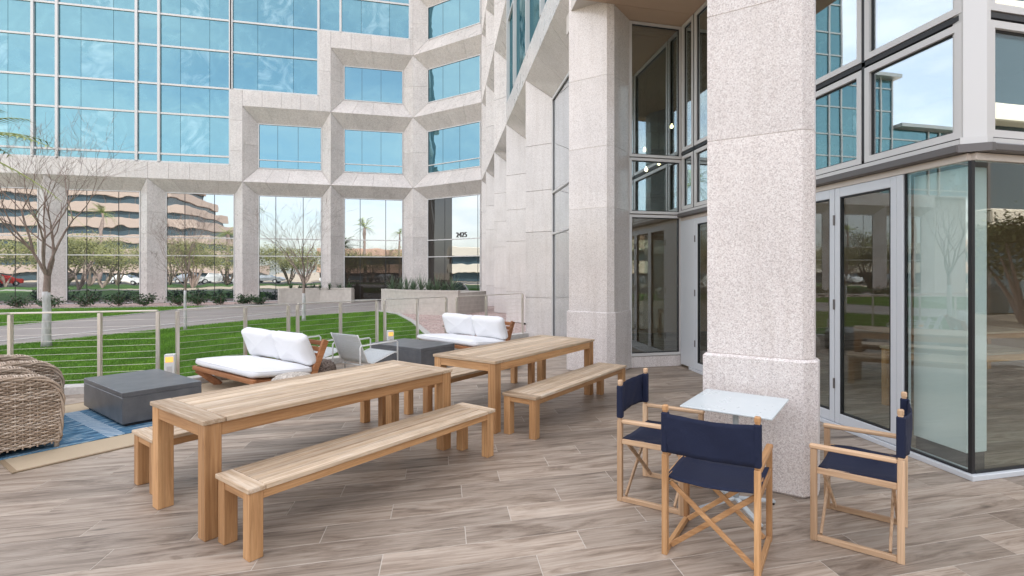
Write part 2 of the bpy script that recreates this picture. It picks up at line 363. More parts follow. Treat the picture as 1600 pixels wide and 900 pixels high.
def cw_glass(name, patchy):
    m = bpy.data.materials.new(name); m.use_nodes = True; n = m.node_tree.nodes; l = m.node_tree.links; n.clear()
    out = n.new('ShaderNodeOutputMaterial'); mixs = n.new('ShaderNodeMixShader'); mixs.inputs[0].default_value = .70
    gl = n.new('ShaderNodeBsdfGlossy'); gl.inputs['Color'].default_value = (.175, .31, .35, 1); gl.inputs['Roughness'].default_value = .04
    df = n.new('ShaderNodeBsdfDiffuse')
    t = n.new('ShaderNodeTexCoord'); nz = n.new('ShaderNodeTexNoise'); nz.inputs['Scale'].default_value = .9; nz.inputs['Detail'].default_value = 3; nz.inputs['Distortion'].default_value = 1.6
    b = n.new('ShaderNodeBump'); b.inputs['Strength'].default_value = 1; b.inputs['Distance'].default_value = .005
    l.new(t.outputs['Object'], nz.inputs['Vector']); l.new(nz.outputs[0], b.inputs['Height']); l.new(b.outputs[0], gl.inputs['Normal'])
    # pale swirls of caustic light painted into the colour under the coating
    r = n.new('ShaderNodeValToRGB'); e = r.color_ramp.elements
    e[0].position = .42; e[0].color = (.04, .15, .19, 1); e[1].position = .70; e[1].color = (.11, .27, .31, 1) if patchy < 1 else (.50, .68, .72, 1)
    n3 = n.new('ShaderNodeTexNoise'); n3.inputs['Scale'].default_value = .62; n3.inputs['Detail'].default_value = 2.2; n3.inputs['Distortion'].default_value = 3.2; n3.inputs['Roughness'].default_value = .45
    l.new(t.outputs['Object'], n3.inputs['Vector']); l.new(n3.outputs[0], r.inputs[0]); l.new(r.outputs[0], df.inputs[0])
    l.new(df.outputs[0], mixs.inputs[1]); l.new(gl.outputs[0], mixs.inputs[2]); l.new(mixs.outputs[0], out.inputs[0]); return m
M['cw'] = cw_glass('teal curtain wall glass', 0); M['cw2'] = cw_glass('teal glass with painted caustics', 1)
M['mirror'] = glass('reflective office glass', (.40, (.90, .96, 1)), None, base=(.015, .022, .025), wav=.0035, wscale=.8)
M['mirror_blue'] = glass('blue reflective office glass', (.58, (.235, .40, .455)), None, base=(.03, .12, .16), wav=.006, wscale=.9)
M['clear'] = glass('clear storefront glass', (.11, (1, 1, 1)), (.88, .93, .915), fres=1.0)
M['dark_glass'] = glass('dim entrance glass', (.06, (.9, .97, 1)), None, base=(.03, .024, .02), fres=.5, wav=.002)
M['clear_up'] = glass('coated upper window glass', (.40, (.90, .98, 1)), (.55, .63, .62), fres=1.0, wav=.0012, wscale=.8)
M['clear_b'] = glass('coated side window glass', (.45, (.95, .98, 1)), (.35, .4, .4), fres=1.2, wav=.002)
# ================================================================ GROUND AND PAVING
def sheet(name, poly, z, mat, t=.0):
    mb = MB()
    if t: mb.prism(poly, z - t, z)
    else: mb.add([(x, y, z) for x, y in poly], [tuple(range(len(poly)))])
    return struct(mb.build(name, mat))
sheet('ground', [(-600, -600), (600, -600), (600, 600), (-600, 600)], -.06, M['ground'])
FA, FB, FD, FF = (-12.0, 8.35), (-3.92, 8.62), (-1.2, 10.9), (2.2, 13.3)      # fence line, the deck lies below it
def fence_y(x):
    if x < FB[0]: a, b = FA, FB
    elif x < FD[0]: a, b = FB, FD
    else: a, b = FD, FF
    return a[1] + (b[1]-a[1]) * (x-a[0]) / (b[0]-a[0])
LAWN = [(-26, 8.3), FA, FB, FD, (.05, 11.8), (-.36, 14.7), (-.84, 18.0), (-1.5, 21.7), (-2.5, 23.5), (-7.05, 19.3), (-9.84, 14.5), (-16, 8.5)]
LAWN = [(-30, 8.3), FA, FB, FD, (.05, 11.8), (-.36, 14.7), (-.84, 18.0), (-1.6, 21.5), (-2.7, 23.4), (-4.9, 21.8), (-7.05, 19.3), (-9.84, 14.5), (-13.5, 10.6), (-30, 8.4)]
sheet('lawn', LAWN, -.02, M['lawn'])
PATH = [(-13.5, 10.6), (-9.84, 14.5), (-7.05, 19.3), (-4.9, 21.8), (-2.7, 23.4), (-1.8, 25.0), (1.0, 27.0), (1.6, 28.5), (-2, 32), (-8, 32), (-11.2, 28.9), (-12.2, 23.5), (-13.3, 19.6), (-15.4, 16), (-19, 12.3), (-40, 8.5), (-40, 5)]
sheet('path', PATH, -.03, M['path'])
STRIP = [(-13.3, 19.6), (-12.2, 23.5), (-11.2, 28.9), (-40, 28.2), (-40, 8.5), (-19, 12.3), (-15.4, 16)]
sheet('lawn_strip', STRIP, -.028, M['lawn'])
sheet('planting_bed', [(-40, 28.2), (-11.2, 28.9), (-8, 32), (-8, 33.5), (-40, 33.5)], -.018, M['gravel'])
sheet('gravel_bed', [(.05, 11.8), (2.6, 13.6), (2.6, 28), (-1.8, 25), (-1.6, 21.5), (-.84, 18.0), (-.36, 14.7)], -.012, M['gravel'])
def strip(name, pts, w, z, t, mat, label=None):
    mb = MB(); P = [Vector((x, y, 0)) for x, y in pts]; l = []; r = []
    for i, p in enumerate(P):
        d = (P[min(i+1, len(P)-1)] - P[max(i-1, 0)]).normalized(); n = Vector((-d.y, d.x, 0))
        l.append(p + n * w/2); r.append(p - n * w/2)
    for i in range(len(P)-1):
        mb.prism([(r[i].x, r[i].y), (r[i+1].x, r[i+1].y), (l[i+1].x, l[i+1].y), (l[i].x, l[i].y)], z - t, z)
    return struct(mb.build(name, mat))
strip('path_edge_line', [(-16.5, 10.6), (-12.6, 13.5), (-10.6, 15.6), (-9.0, 18.6), (-7.8, 21.3), (-6, 25), (-3.6, 30.5)], .14, -.012, .03, M['concrete'])
strip('lawn_kerb', [(-2.7, 23.45), (-1.7, 21.6), (-.92, 18.0), (-.42, 14.7), (-.02, 11.9)], .16, .03, .1, M['concrete'])
strip('lawn_strip_edge', [(-40, 8.55), (-19.05, 12.35), (-15.45, 16.05), (-13.35, 19.6), (-12.25, 23.5), (-11.25, 28.9)], .12, .0, .06, M['concrete'])
strip('bed_kerb', [(-40, 28.2), (-11.2, 28.9), (-8.2, 31.5)], .14, .02, .08, M['concrete'])
strip('deck_kerb', [FA, FB, FD, FF], .26, .10, .3, M['concrete'])

# the deck: long porcelain planks in running bond, laid along X
def clip(poly, a, b):            # keep the side to the right of a->b (below the fence line)
    out = []; n = len(poly)
    def sd(p): return (b[0]-a[0])*(p[1]-a[1]) - (b[1]-a[1])*(p[0]-a[0])
    for i in range(n):
        p, q = poly[i], poly[(i+1) % n]; sp, sq = sd(p), sd(q)
        if sp <= 0: out.append(p)
        if (sp < 0 < sq) or (sq < 0 < sp):
            t = sp / (sp - sq); out.append((p[0] + (q[0]-p[0])*t, p[1] + (q[1]-p[1])*t))
    return out
floor = struct(MB().build('floor', M['grout']))
DECK = [(-12, -6), (14, -6), (14, 13.3), FF, FD, FB, FA]
mb = MB(); mb.prism(DECK, -.12, -.0015); floor.data = mb.mesh('floor', M['grout'])
TW, TLN, G = .226, 1.2, .0052
tiles = []
rng = random.Random(3)
row = 0; y = -4.0
while y < 13.2:
    off = (row % 3) * .4 + rng.choice((-.05, 0, .04)) + .11
    x = -8.0 + off - 1.2
    while x < 9.5:
        p = [(x+G/2, y+G/2), (x+TLN-G/2, y+G/2), (x+TLN-G/2, y+TW-G/2), (x+G/2, y+TW-G/2)]
        if x + TLN < FB[0]: p = clip(p, FA, FB)
        elif x < FB[0]: p = clip(p, FA, (FB[0], FB[1]))
        else: p = clip(clip(p, FB, FD), FD, FF)
        if len(p) >= 3:
            cx, cy = x + TLN/2, y + TW/2
            Xc = .97138*cx - .23752*cy; Yc = .23752*cx + .97138*cy
            vis = Yc > 1.5 and -1.25 < Xc/Yc < 1.0 and cy < 13 and not (cx > 4.3 and cy > 3.0)
            tiles.append((0 if vis else 1, Yc if Yc > 0 else 99, x, y, p))
        x += TLN
    y += TW; row += 1
tiles.sort(key=lambda t: (t[0], t[1]))
full = MB(); full.cbox(G/2, G/2, -.008, TLN-G/2, TW-G/2, 0, .0008); fullme = full.mesh('tile', M['tile'])
rest = MB(); cnt = 0
for vis, d, x, y, p in tiles:
    isfull = len(p) == 4 and abs((p[2][0]-p[0][0]) - (TLN-G)) < 1e-4 and abs((p[2][1]-p[0][1]) - (TW-G)) < 1e-4
    if vis == 0 and cnt < 290 and isfull:
        link('tile', fullme, floor, loc=(x, y, rng.uniform(-.0004, .0004))); cnt += 1
    else: rest.prism(p, -.008, 0)
rest.build('tiles', M['tile'], floor, kind='stuff')

# grass blades on the lawn (nobody could count them)
def inside(p, poly):
    x, y = p; r = False; j = len(poly) - 1
    for i in range(len(poly)):
        xi, yi = poly[i]; xj, yj = poly[j]
        if (yi > y) != (yj > y) and x < (xj-xi)*(y-yi)/(yj-yi) + xi: r = not r
        j = i
    return r
rs = np.random.RandomState(5)
def grass(name, poly, n, box, hmin, hmax, label, near=True):
    x0, y0, x1, y1 = box; pts = []
    tries = 0
    while len(pts) < n and tries < n * 14:
        x, y = rs.uniform(x0, x1), rs.uniform(y0, y1); tries += 1
        Xc = .97138*x - .23752*y; Yc = .23752*x + .97138*y
        if Yc < 5 or Xc/Yc < -1.3: continue
        if near and rs.rand() > min(1, (9.0 / Yc) ** 1.6): continue
        if inside((x, y), poly): pts.append((x, y, Yc))
    P = np.array(pts); k = len(P); ang = rs.uniform(0, 2*np.pi, k); h = rs.uniform(hmin, hmax, k); w = .0022 * np.maximum(1, P[:, 2] / 6)
    lean = rs.uniform(.1, .7, k) * h; la = rs.uniform(0, 2*np.pi, k)
    V = np.zeros((k, 3, 3)); zb = -.02
    V[:, 0] = np.stack([P[:, 0] - np.cos(ang)*w, P[:, 1] - np.sin(ang)*w, np.full(k, zb)], 1)
    V[:, 1] = np.stack([P[:, 0] + np.cos(ang)*w, P[:, 1] + np.sin(ang)*w, np.full(k, zb)], 1)
    V[:, 2] = np.stack([P[:, 0] + np.cos(la)*lean, P[:, 1] + np.sin(la)*lean, zb + h], 1)
    me = bpy.data.meshes.new(name); me.vertices.add(3*k); me.vertices.foreach_set('co', V.reshape(-1))
    me.loops.add(3*k); me.loops.foreach_set('vertex_index', np.arange(3*k, dtype=np.int32))
    me.polygons.add(k); me.polygons.foreach_set('loop_start', np.arange(0, 3*k, 3, dtype=np.int32)); me.polygons.foreach_set('loop_total', np.full(k, 3, dtype=np.int32))
    me.materials.append(M['blade']); me.update(calc_edges=True); me.validate()
    o = link(name, me, kind='stuff'); o['label'] = label; o['category'] = 'grass'; return o
grass('grass', LAWN, 260000, (-15, 8.4, .1, 23.5), .03, .062, 'bright green mown lawn behind the cable fence')
grass('grass', STRIP, 45000, (-24, 14, -11, 29), .04, .07, 'narrow green lawn strip beyond the grey path', near=False)

# ================================================================ OFFICE BUILDING
bld = thing('office_building', 'pink granite office building with teal glass walls and deep splayed windows', 'office building', (0, 0, 0))
core = MB()
def frame_of(o, d, n):
    o = Vector((*o, 0)); d = Vector((*d, 0)); n = Vector((*n, 0))
    return lambda s, dep, z: o + d*s - n*dep + Vector((0, 0, z))
def slabs(name, a, b, c, d, nx, nz, mat, t=.04, gap=.006, zs=None):
    """quad a b c d (bottom-left, bottom-right, top-right, top-left) cut into nx by nz stone slabs"""
    a, b, c, d = map(Vector, (a, b, c, d))
    us = [i/nx for i in range(nx+1)]; vs = zs or [i/nz for i in range(nz+1)]
    def P(u, v): return (a*(1-u) + b*u)*(1-v) + (d*(1-u) + c*u)*v
    for j in range(len(vs)-1):
        for i in range(nx):
            q = [P(us[i], vs[j]), P(us[i+1], vs[j]), P(us[i+1], vs[j+1]), P(us[i], vs[j+1])]
            mb = MB(); mb.slab(q, t, gap); mb.build(name, mat, bld)
    n = (b - a).cross(d - a).normalized() * .028
    core.add([a - n, b - n, c - n, d - n], [(0, 1, 2, 3)])
def window(fr, s0, s1, z0, z1, dep, mat, vs=(), hs=(), fw=.05, fmat='alu', thin=(), mull=.05, dark=True, special=None):
    """frame (part) with panes and bars (sub-parts); vs/hs fixed bars, thin = butt joints"""
    mb = MB(); gmt = mat
    def bar(m, sa, sb, za, zb, d0, d1):
        p = [fr(sa, d0, za), fr(sb, d0, za), fr(sb, d0, zb), fr(sa, d0, zb), fr(sa, d1, za), fr(sb, d1, za), fr(sb, d1, zb), fr(sa, d1, zb)]
        m.add(p, [(0,1,2,3),(5,4,7,6),(4,0,3,7),(1,5,6,2),(3,2,6,7),(4,5,1,0)])
    bar(mb, s0, s1, z0, z0+fw, dep-.04, dep+.08); bar(mb, s0, s1, z1-fw, z1, dep-.04, dep+.08)
    bar(mb, s0, s0+fw, z0+fw, z1-fw, dep-.04, dep+.08); bar(mb, s1-fw, s1, z0+fw, z1-fw, dep-.04, dep+.08)
    w = mb.build('window', M[fmat], bld)
    if dark:
        m2 = MB(); g = .014
        for q in ((s0+fw, s1-fw, z0+fw, z0+fw+g), (s0+fw, s1-fw, z1-fw-g, z1-fw), (s0+fw, s0+fw+g, z0+fw+g, z1-fw-g), (s1-fw-g, s1-fw, z0+fw+g, z1-fw-g)):
            bar(m2, *q, dep-.012, dep+.05)
        m2.build('gasket', M['dark'], w)
    S_ = [s0+fw] + list(vs) + [s1-fw]; Z_ = [z0+fw] + list(hs) + [z1-fw]
    for i, v in enumerate(vs):
        m3 = MB(); bar(m3, v-mull/2, v+mull/2, z0+fw, z1-fw, dep-.05, dep+.06); m3.build('mullion', M[fmat], w)
    for h in hs:
        for i in range(len(S_)-1):
            m3 = MB(); a = S_[i] + (mull/2 if i else 0); b = S_[i+1] - (mull/2 if i < len(S_)-2 else 0)
            bar(m3, a, b, h-mull/2, h+mull/2, dep-.045, dep+.06); m3.build('transom', M[fmat], w)
    for i in range(len(S_)-1):
        js = [S_[i]] + [t for t in thin if S_[i] < t < S_[i+1]] + [S_[i+1]]
        for j in range(len(Z_)-1):
            for k in range(len(js)-1):
                m3 = MB(); g = .006
                bar(m3, js[k] + (g if k else 0), js[k+1] - (g if k < len(js)-2 else 0), Z_[j], Z_[j+1], dep, dep+.012)
                mt = (special(k, j) if special else None) or mat
                m3.build('pane', M[mt], w)
            for t in js[1:-1]:
                m3 = MB(); tw = .016 if gmt == 'mirror' else .008; bar(m3, t-tw, t+tw, Z_[j], Z_[j+1], dep-.006, dep+.03); m3.build('joint', M['dark'], w)
    return w
def cell(fr, s0, s1, z0, z1, zs, zh, r=.62, w=.6, mat='granite_far', gmat='mirror_blue', ground=False, n=4, thin=True, hs=(), jz=None, fw=.05, left=True, right=True, special=None):
    """deep splayed stone surround round a recessed window"""
    if ground: zs = z0
    A = lambda s, d, z: fr(s, d, z)
    a0, a1 = s0, s1; g0, g1 = s0 + w, s1 - w
    slabs('soffit_panel', A(g0, r, zh), A(g1, r, zh), A(a1, 0, z1), A(a0, 0, z1), n, 1, M[mat])
    if not ground: slabs('sill_panel', A(a0, 0, z0), A(a1, 0, z0), A(g1, r, zs), A(g0, r, zs), n, 1, M[mat])
    if ground and jz:
        lv = [0, 1.03, 2.72, 3.78, 4.95]
        for side, on in ((0, left), (1, right)):
            if not on: continue
            for i in range(5):
                za = lv[i]; zb_in = lv[i+1] if i < 4 else zh; zb_out = lv[i+1] if i < 4 else z1
                q = [A(a0, 0, za), A(g0, r, za), A(g0, r, zb_in), A(a0, 0, zb_out)] if side == 0 else [A(g1, r, za), A(a1, 0, za), A(a1, 0, zb_out), A(g1, r, zb_in)]
                slabs('jamb_panel', *q, 1, 1, M[mat])
        left = right = False
    if left: slabs('jamb_panel', A(a0, 0, z0), A(g0, r, zs), A(g0, r, zh), A(a0, 0, z1), 1, 1, M[mat], zs=jz or [0, .5, 1])
    if right: slabs('jamb_panel', A(g1, r, zs), A(a1, 0, z0), A(a1, 0, z1), A(g1, r, zh), 1, 1, M[mat], zs=jz or [0, .5, 1])
    W_ = g1 - g0; th = [g0 + W_*t for t in (.3, .62)] if thin is True else thin
    window(fr, g0, g1, zs, zh, r + .01, gmat, hs=hs, thin=th, fw=fw, special=special)

ZA = [0, 6.74, 10.97, 14.7, 18.5]; ZS = [0, 7.62, 11.9, 15.7]; ZH = [6.1, 10.2, 13.95, 17.7]
YA = 32.0
frA = frame_of((0, YA), (1, 0), (0, -1))
XA = [-1.67, -6.24, -10.80, -15.37, -19.94, -24.5, -29.1]
JZ = [0, .17, .42, .6, .8, 1]
for k in range(6):                                    # ground floor openings of the far wing
    s1, s0 = XA[k], XA[k+1]
    gm = 'mirror'
    cell(frA, s0, s1, 0, ZA[1], 0, ZH[0], gmat=gm, ground=True, hs=(2.6, 3.6), jz=JZ if k < 5 else None, n=4 if k < 5 else 1, thin=[s0+.6+(s1-s0-1.2)*t for t in (.27, .70)], special=(lambda kk, jj: 'dark_glass' if jj == 0 else None) if k == 0 else None)
for k, top in ((0, 2), (1, 1)):                        # punched windows climbing like a stair
    s1, s0 = XA[k], XA[k+1]
    for st in range(1, top + 1):
        cell(frA, s0, s1, ZA[st], ZA[st+1], ZS[st], ZH[st], hs=((ZS[st]+.5,) if st == 1 else ()), gmat='mirror_blue')
# stone fascias between splayed openings and curtain wall
for (s0, s1, z0, z1, n) in ((XA[6], XA[2] - .62, ZA[1], 7.62, 18), (XA[2]-.62, XA[2], ZA[1], 11.85, 1),
                            (XA[2], XA[1]-.62, ZA[2], 11.85, 4), (XA[1]-.62, XA[1], ZA[2], 15.65, 1), (XA[1], XA[0]-.15, ZA[3], 15.65, 4), (XA[0]-.15, XA[0], ZA[3], 26, 1)):
    if n == 1: slabs('fascia_panel', frA(s0, 0, z0), frA(s1, 0, z0), frA(s1, 0, z1), frA(s0, 0, z1), 1, max(1, int((z1-z0)/1.6)), M['granite_far'])
    else: slabs('fascia_panel', frA(s0, 0, z0), frA(s1, 0, z0), frA(s1, 0, z1), frA(s0, 0, z1), n, 1, M['granite_far'])
# ---- teal curtain wall
def curtain(fr, cols, rows, dep=.12):
    """cols: list of (s0, s1, zbottom, ztop); rows: z levels"""
    bars = MB(); root = None
    def bar(m, sa, sb, za, zb, d0, d1):
        p = [fr(sa, d0, za), fr(sb, d0, za), fr(sb, d0, zb), fr(sa, d0, zb), fr(sa, d1, za), fr(sb, d1, za), fr(sb, d1, zb), fr(sa, d1, zb)]
        m.add(p, [(0,1,2,3),(5,4,7,6),(4,0,3,7),(1,5,6,2),(3,2,6,7),(4,5,1,0)])
    bk = MB()
    for (s0, s1, zb, zt) in cols: bar(bk, s0, s1, zb, zt, dep+.1, dep+.16)
    root = bk.build('curtain_wall', M['dark'], bld)
    for (s0, s1, zb, zt) in cols:
        zz = [zb] + [z for z in rows if zb + .05 < z < zt - .05] + [zt]
        for j in range(len(zz)-1):
            m3 = MB(); bar(m3, s0+.06, s1-.06, zz[j]-.05, zz[j]+.05, dep-.06, dep+.05); m3.build('transom', M['alu'], root)
            wide = s1 - s0 > 2
            js = [s0, s0+(s1-s0)*.29, s0+(s1-s0)*.70, s1] if wide else [s0, s1]
            for k in range(len(js)-1):
                m3 = MB(); bar(m3, js[k]+(.008 if k else .06), js[k+1]-(.008 if k < len(js)-2 else .06), zz[j]+.05, zz[j+1]-.05, dep, dep+.02)
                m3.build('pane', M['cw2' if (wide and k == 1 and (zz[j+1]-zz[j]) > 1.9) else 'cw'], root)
    ends = {}
    for (s0, s1, zb, zt) in cols:
        for s in (s0, s1):
            k = round(s, 2); e = ends.get(k) or ends.get(round(k+.01, 2)) or ends.get(round(k-.01, 2))
            if e: e[1] = min(e[1], zb); e[2] = max(e[2], zt)
            else: ends[k] = [s, zb, zt]
    for s, zb, zt in ends.values():
        m3 = MB(); bar(m3, s-.06, s+.06, zb-.003, zt, dep-.10, dep+.06); m3.build('mullion', M['alu'], root)
ROWS = [8.10, 10.30, 11.88, 13.95, 15.68, 17.75, 19.4, 21.5, 23.2, 25.2]
cols = []
for k in range(2, 7):
    zb = 7.66; x = XA[k] if k < len(XA) else XA[-1] - 4.57
    left = XA[k+1] + .52 if k + 1 < len(XA) else XA[k] - 4.05
    top = 26 if k < 4 else (16.4 if k == 4 else 12.7)
    cols.append((left, x - .62 + (.1 if k > 2 else 0), zb, top)) 
    if k > 2: cols.append((x - .52, x + .52, zb, 26 if k < 5 else (16.4 if k == 5 else 12.7)))
cols.append((XA[2]-.56, XA[1]-.66, 11.88, 26)); cols.append((XA[1]-.66, XA[1]+.52, 15.68, 26)); cols.append((XA[1]+.52, XA[0]-.18, 15.68, 26))
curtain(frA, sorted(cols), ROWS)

# ---- short diagonal wing with three windows and the entrance
DC = (.7071, -.7071); NC = (-.7071, -.7071)
frC = frame_of((XA[0], YA), DC, NC); LC = 5.37
for st in (1, 2, 3):
    cell(frC, 0, LC, ZA[st], ZA[st+1] if st < 3 else 18.5, ZS[st], ZH[st], gmat='mirror_blue', hs=((ZS[st]+.5,) if st == 1 else ()))
slabs('fascia_panel', frC(0, 0, 18.5), frC(LC, 0, 18.5), frC(LC, 0, 26), frC(0, 0, 26), 4, 4, M['granite_far'])
cell(frC, 0, LC, 0, ZA[1], 0, ZH[0], gmat='mirror', ground=True, hs=(2.6, 3.6), thin=[2.0, 2.55, 4.55], jz=JZ, special=lambda kk, jj: 'dark_glass' if kk < 2 or (kk == 2 and jj == 0 and False) else None)

# ---- side wing, seen at a glancing angle
XB = 2.13
frB = frame_of((XB, 0), (0, -1), (-1, 0))       # s = -y
PY = [28.2, 25.5, 21.4, 17.3, 13.2, 8.53]
for i in range(len(PY)-1):
    s0, s1 = -PY[i], -PY[i+1]
    near = i >= 3
    cell(frB, s0, s1, 0, 6.70, 0, 6.07, r=.6, w=.6, mat='granite_pol', gmat='clear_b' if near else 'mirror', ground=True, hs=(2.65, 3.68), n=3 if near else 2, thin=[], jz=[0, .155, .41, .565, .74, 1], right=(i != 4), fw=.06)
    if i < 3:
        for st in (1, 2, 3):
            z0 = 6.70 if st == 1 else ZA[st]
            cell(frB, s0, s1, z0, ZA[st+1], ZS[st], ZH[st], r=.6, w=.6, mat='granite_far', gmat='mirror_blue', n=2, thin=[])
    elif i == 3:
        slabs('fascia_panel', frB(s0, 0, 6.70), frB(s1, 0, 6.70), frB(s1, 0, 7.36), frB(s0, 0, 7.36), 3, 1, M['granite_far'])
    else:
        slabs('fascia_panel', frB(s0, 0, 6.70), frB(s1, 0, 6.70), frB(s1, 0, 7.36), frB(s0, 0, 7.36), 3, 1, M['granite_far'])
slabs('fascia_panel', frB(-28.2, 0, 18.5), frB(-17.3, 0, 18.5), frB(-17.3, 0, 26), frB(-28.2, 0, 26), 6, 4, M['granite_far'])
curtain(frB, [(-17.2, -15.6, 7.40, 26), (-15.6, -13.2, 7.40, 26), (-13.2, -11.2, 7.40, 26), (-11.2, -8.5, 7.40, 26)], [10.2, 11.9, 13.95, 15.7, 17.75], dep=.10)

# ---- the two free-showing piers, built of granite blocks on a plinth
P1 = [(2.13, 8.53), (2.645, 8.015), (2.775, 8.015), (3.22, 8.46), (3.22, 9.1), (2.74, 9.14)]
P0 = [(2.12, 3.80), (2.625, 3.295), (2.73, 3.295), (2.80, 3.365), (2.80, 3.72), (2.56, 4.12), (2.44, 4.12)]
def offset(poly, d):
    n = len(poly); out = []
    for i in range(n):
        p0, p1, p2 = Vector(poly[i-1]), Vector(poly[i]), Vector(poly[(i+1) % n])
        a = (p1-p0).normalized(); b = (p2-p1).normalized()
        na = Vector((a.y, -a.x)); nb = Vector((b.y, -b.x)); k = (na+nb); k /= max(.2, 1 + na.dot(nb))
        out.append(tuple(p1 + k*d))
    return out
def pier(poly, mat, plinth_mat):
    mb = MB(); mb.prism(offset(poly, -.004), 0, 6.3); root = mb.build('granite_pier', M['joint'], bld)
    pl = offset(poly, .028)
    def block(z0, z1, pol, m, ch=.003):
        b = MB(); n = len(pol); inn = offset(pol, -ch)
        vs = [(x, y, z0) for x, y in inn] + [(x, y, z0+ch) for x, y in pol] + [(x, y, z1-ch) for x, y in pol] + [(x, y, z1) for x, y in inn]
        fs = [tuple(range(n))[::-1], tuple(range(3*n, 4*n))]
        for r_ in range(3): fs += [(r_*n+i, r_*n+(i+1) % n, (r_+1)*n+(i+1) % n, (r_+1)*n+i) for i in range(n)]
        b.add(vs, fs); b.build('granite_block', m, root)
    block(0, 1.03, pl, M[plinth_mat], .018)
    zz = [1.033, 2.76, 3.78, 4.95, 6.4]
    for a, b_ in zip(zz, zz[1:]): block(a, b_-.004, poly, M[mat])
pier(P1, 'granite_pol', 'granite'); pier(P0, 'granite', 'granite')

# ---- alcove: granite base, tall windows, folding doors, curtain wall bays on x = 4.2, corner at y = 3.26
XW, YW, YC = 4.2, 8.44, 3.26
frW = frame_of((3.2, YW), (1, 0), (0, -1))
slabs('base_panel', frW(0, 0, 0), frW(1.0, 0, 0), frW(1.0, 0, .2), frW(0, 0, .2), 1, 1, M['granite'])
window(frW, 0, 1.0, .21, 2.70, .03, 'clear', fw=.045)
window(frW, 0, 1.0, 2.72, 3.70, .03, 'clear_up', fw=.045)
window(frW, 0, 1.0, 3.72, 6.10, .03, 'clear_up', fw=.045)
frS = frame_of((XW, YW), (0, -1), (-1, 0))           # s runs from the alcove corner towards the viewer, s = YW - y
LS = YW - YC
ms = [.02, .48, 2.25, 4.09, LS - .05]                # upper mullions
for a, b_ in zip(ms, ms[1:]):
    window(frS, a + .02, b_ - .02, 2.80, 3.76, .02, 'clear_up', fw=.06)
    window(frS, a + .02, b_ - .02, 3.84, 6.10, .02, 'clear_up', fw=.06)
for s_ in ms[1:-1]:
    mb = MB(); mb.box(XW-.012, YW-s_-.022, 2.80, XW+.09, YW-s_+.022, 6.1); mb.build('mullion_gasket', M['dark'], bld)
mb = MB()
for z in (2.785, 3.785): mb.box(XW-.012, YC+.06, z, XW+.10, YW, z+.045)
mb.build('transom_groove', M['dark'], bld)
mb = MB(); mb.cbox(XW-.10, YC+.04, 2.665, XW+.06, YW-.02, 2.735, .01); mb.build('drip_ledge', M['dark_alu'], bld)
mb = MB(); mb.box(XW-.05, YC+.06, 2.738, XW+.05, YW-.01, 2.783); mb.build('ledge_cap', M['alu'], bld)
mb = MB(); mb.box(XW-.02, YC+.02, 2.605, XW+.07, YW, 2.662); mb.build('door_header', M['alu_warm'], bld)
# chamfered corner post above the ledge
mb = MB(); mb.prism([(XW-.02, YC+.055), (XW+.12, YC-.03), (XW+.16, YC-.03), (XW+.16, YC+.16), (XW+.0, YC+.16)], 2.80, 6.2); mb.build('corner_post', M['alu'], bld)
mb = MB(); mb.prism([(XW-.10, YC+.037), (XW+.08, YC-.10), (XW+.117, YC-.10), (XW+.117, YC+.037)], 2.667, 2.733); mb.build('corner_ledge', M['dark_alu'], bld)
mb = MB(); mb.prism([(XW-.05, YC+.057), (XW+.10, YC-.05), (XW+.157, YC-.05), (XW+.157, YC+.057)], 2.738, 2.797); mb.build('corner_cap', M['alu'], bld)
# front to the right of the corner
frR = frame_of((XW, YC), (1, 0), (0, -1))
for a, b_ in ((.16, 2.0), (2.04, 3.9), (3.94, 5.8)):
    window(frR, a, b_, 2.80, 3.76, .02, 'clear_up', fw=.06); window(frR, a, b_, 3.84, 6.1, .02, 'clear_up', fw=.06)
mb = MB()
for z in (2.785, 3.785): mb.box(XW+.162, YC-.012, z, XW+6, YC+.1, z+.045)
mb.build('transom_groove', M['dark'], bld)
mb = MB(); mb.cbox(XW+.12, YC-.10, 2.667, XW+6, YC+.06, 2.733, .01); mb.build('drip_ledge', M['dark_alu'], bld)
mb = MB(); mb.box(XW+.16, YC-.05, 2.738, XW+6, YC+.05, 2.783); mb.build('ledge_cap', M['alu'], bld)
mb = MB(); mb.box(XW+.02, YC-.02, 2.605, XW+6, YC+.05, 2.662); mb.build('door_header', M['alu_warm'], bld)
# fixed corner glazing with dark joint
def pane_box(name, x0, y0, z0, x1, y1, z1, mat, par): m = MB(); m.box(x0, y0, z0, x1, y1, z1); return m.build(name, M[mat], par)
cg = MB(); cg.box(XW-.006, YC-.006, .045, XW+.026, YC+.026, 2.60); cgo = cg.build('corner_glazing', M['dark'], bld)
pane_box('pane', XW, YC+.032, .05, XW+.012, YC+.60, 2.60, 'clear', cgo)
pane_box('pane', XW+.032, YC, .05, XW+1.9, YC+.012, 2.60, 'clear', cgo)
pane_box('pane', XW+1.91, YC, .05, XW+3.8, YC+.012, 2.60, 'clear', cgo)
pane_box('gasket', XW-.01, YC+.03, .045, XW+.02, YC+.60, .062, 'dark', cgo); pane_box('gasket', XW+.03, YC-.01, .045, XW+3.8, YC+.02, .062, 'dark', cgo)
pane_box('gasket', XW-.01, YC+.60, .045, XW+.02, YC+.615, 2.60, 'dark', cgo)
sil = MB(); sil.cbox(XW-.045, YC-.045, 0.0, XW+.10, YW-.35, .045, .004); sil.cbox(XW+.10, YC-.045, 0, XW+4, YC+.05, .044, .004); sil.build('door_threshold', M['alu_white'], bld)
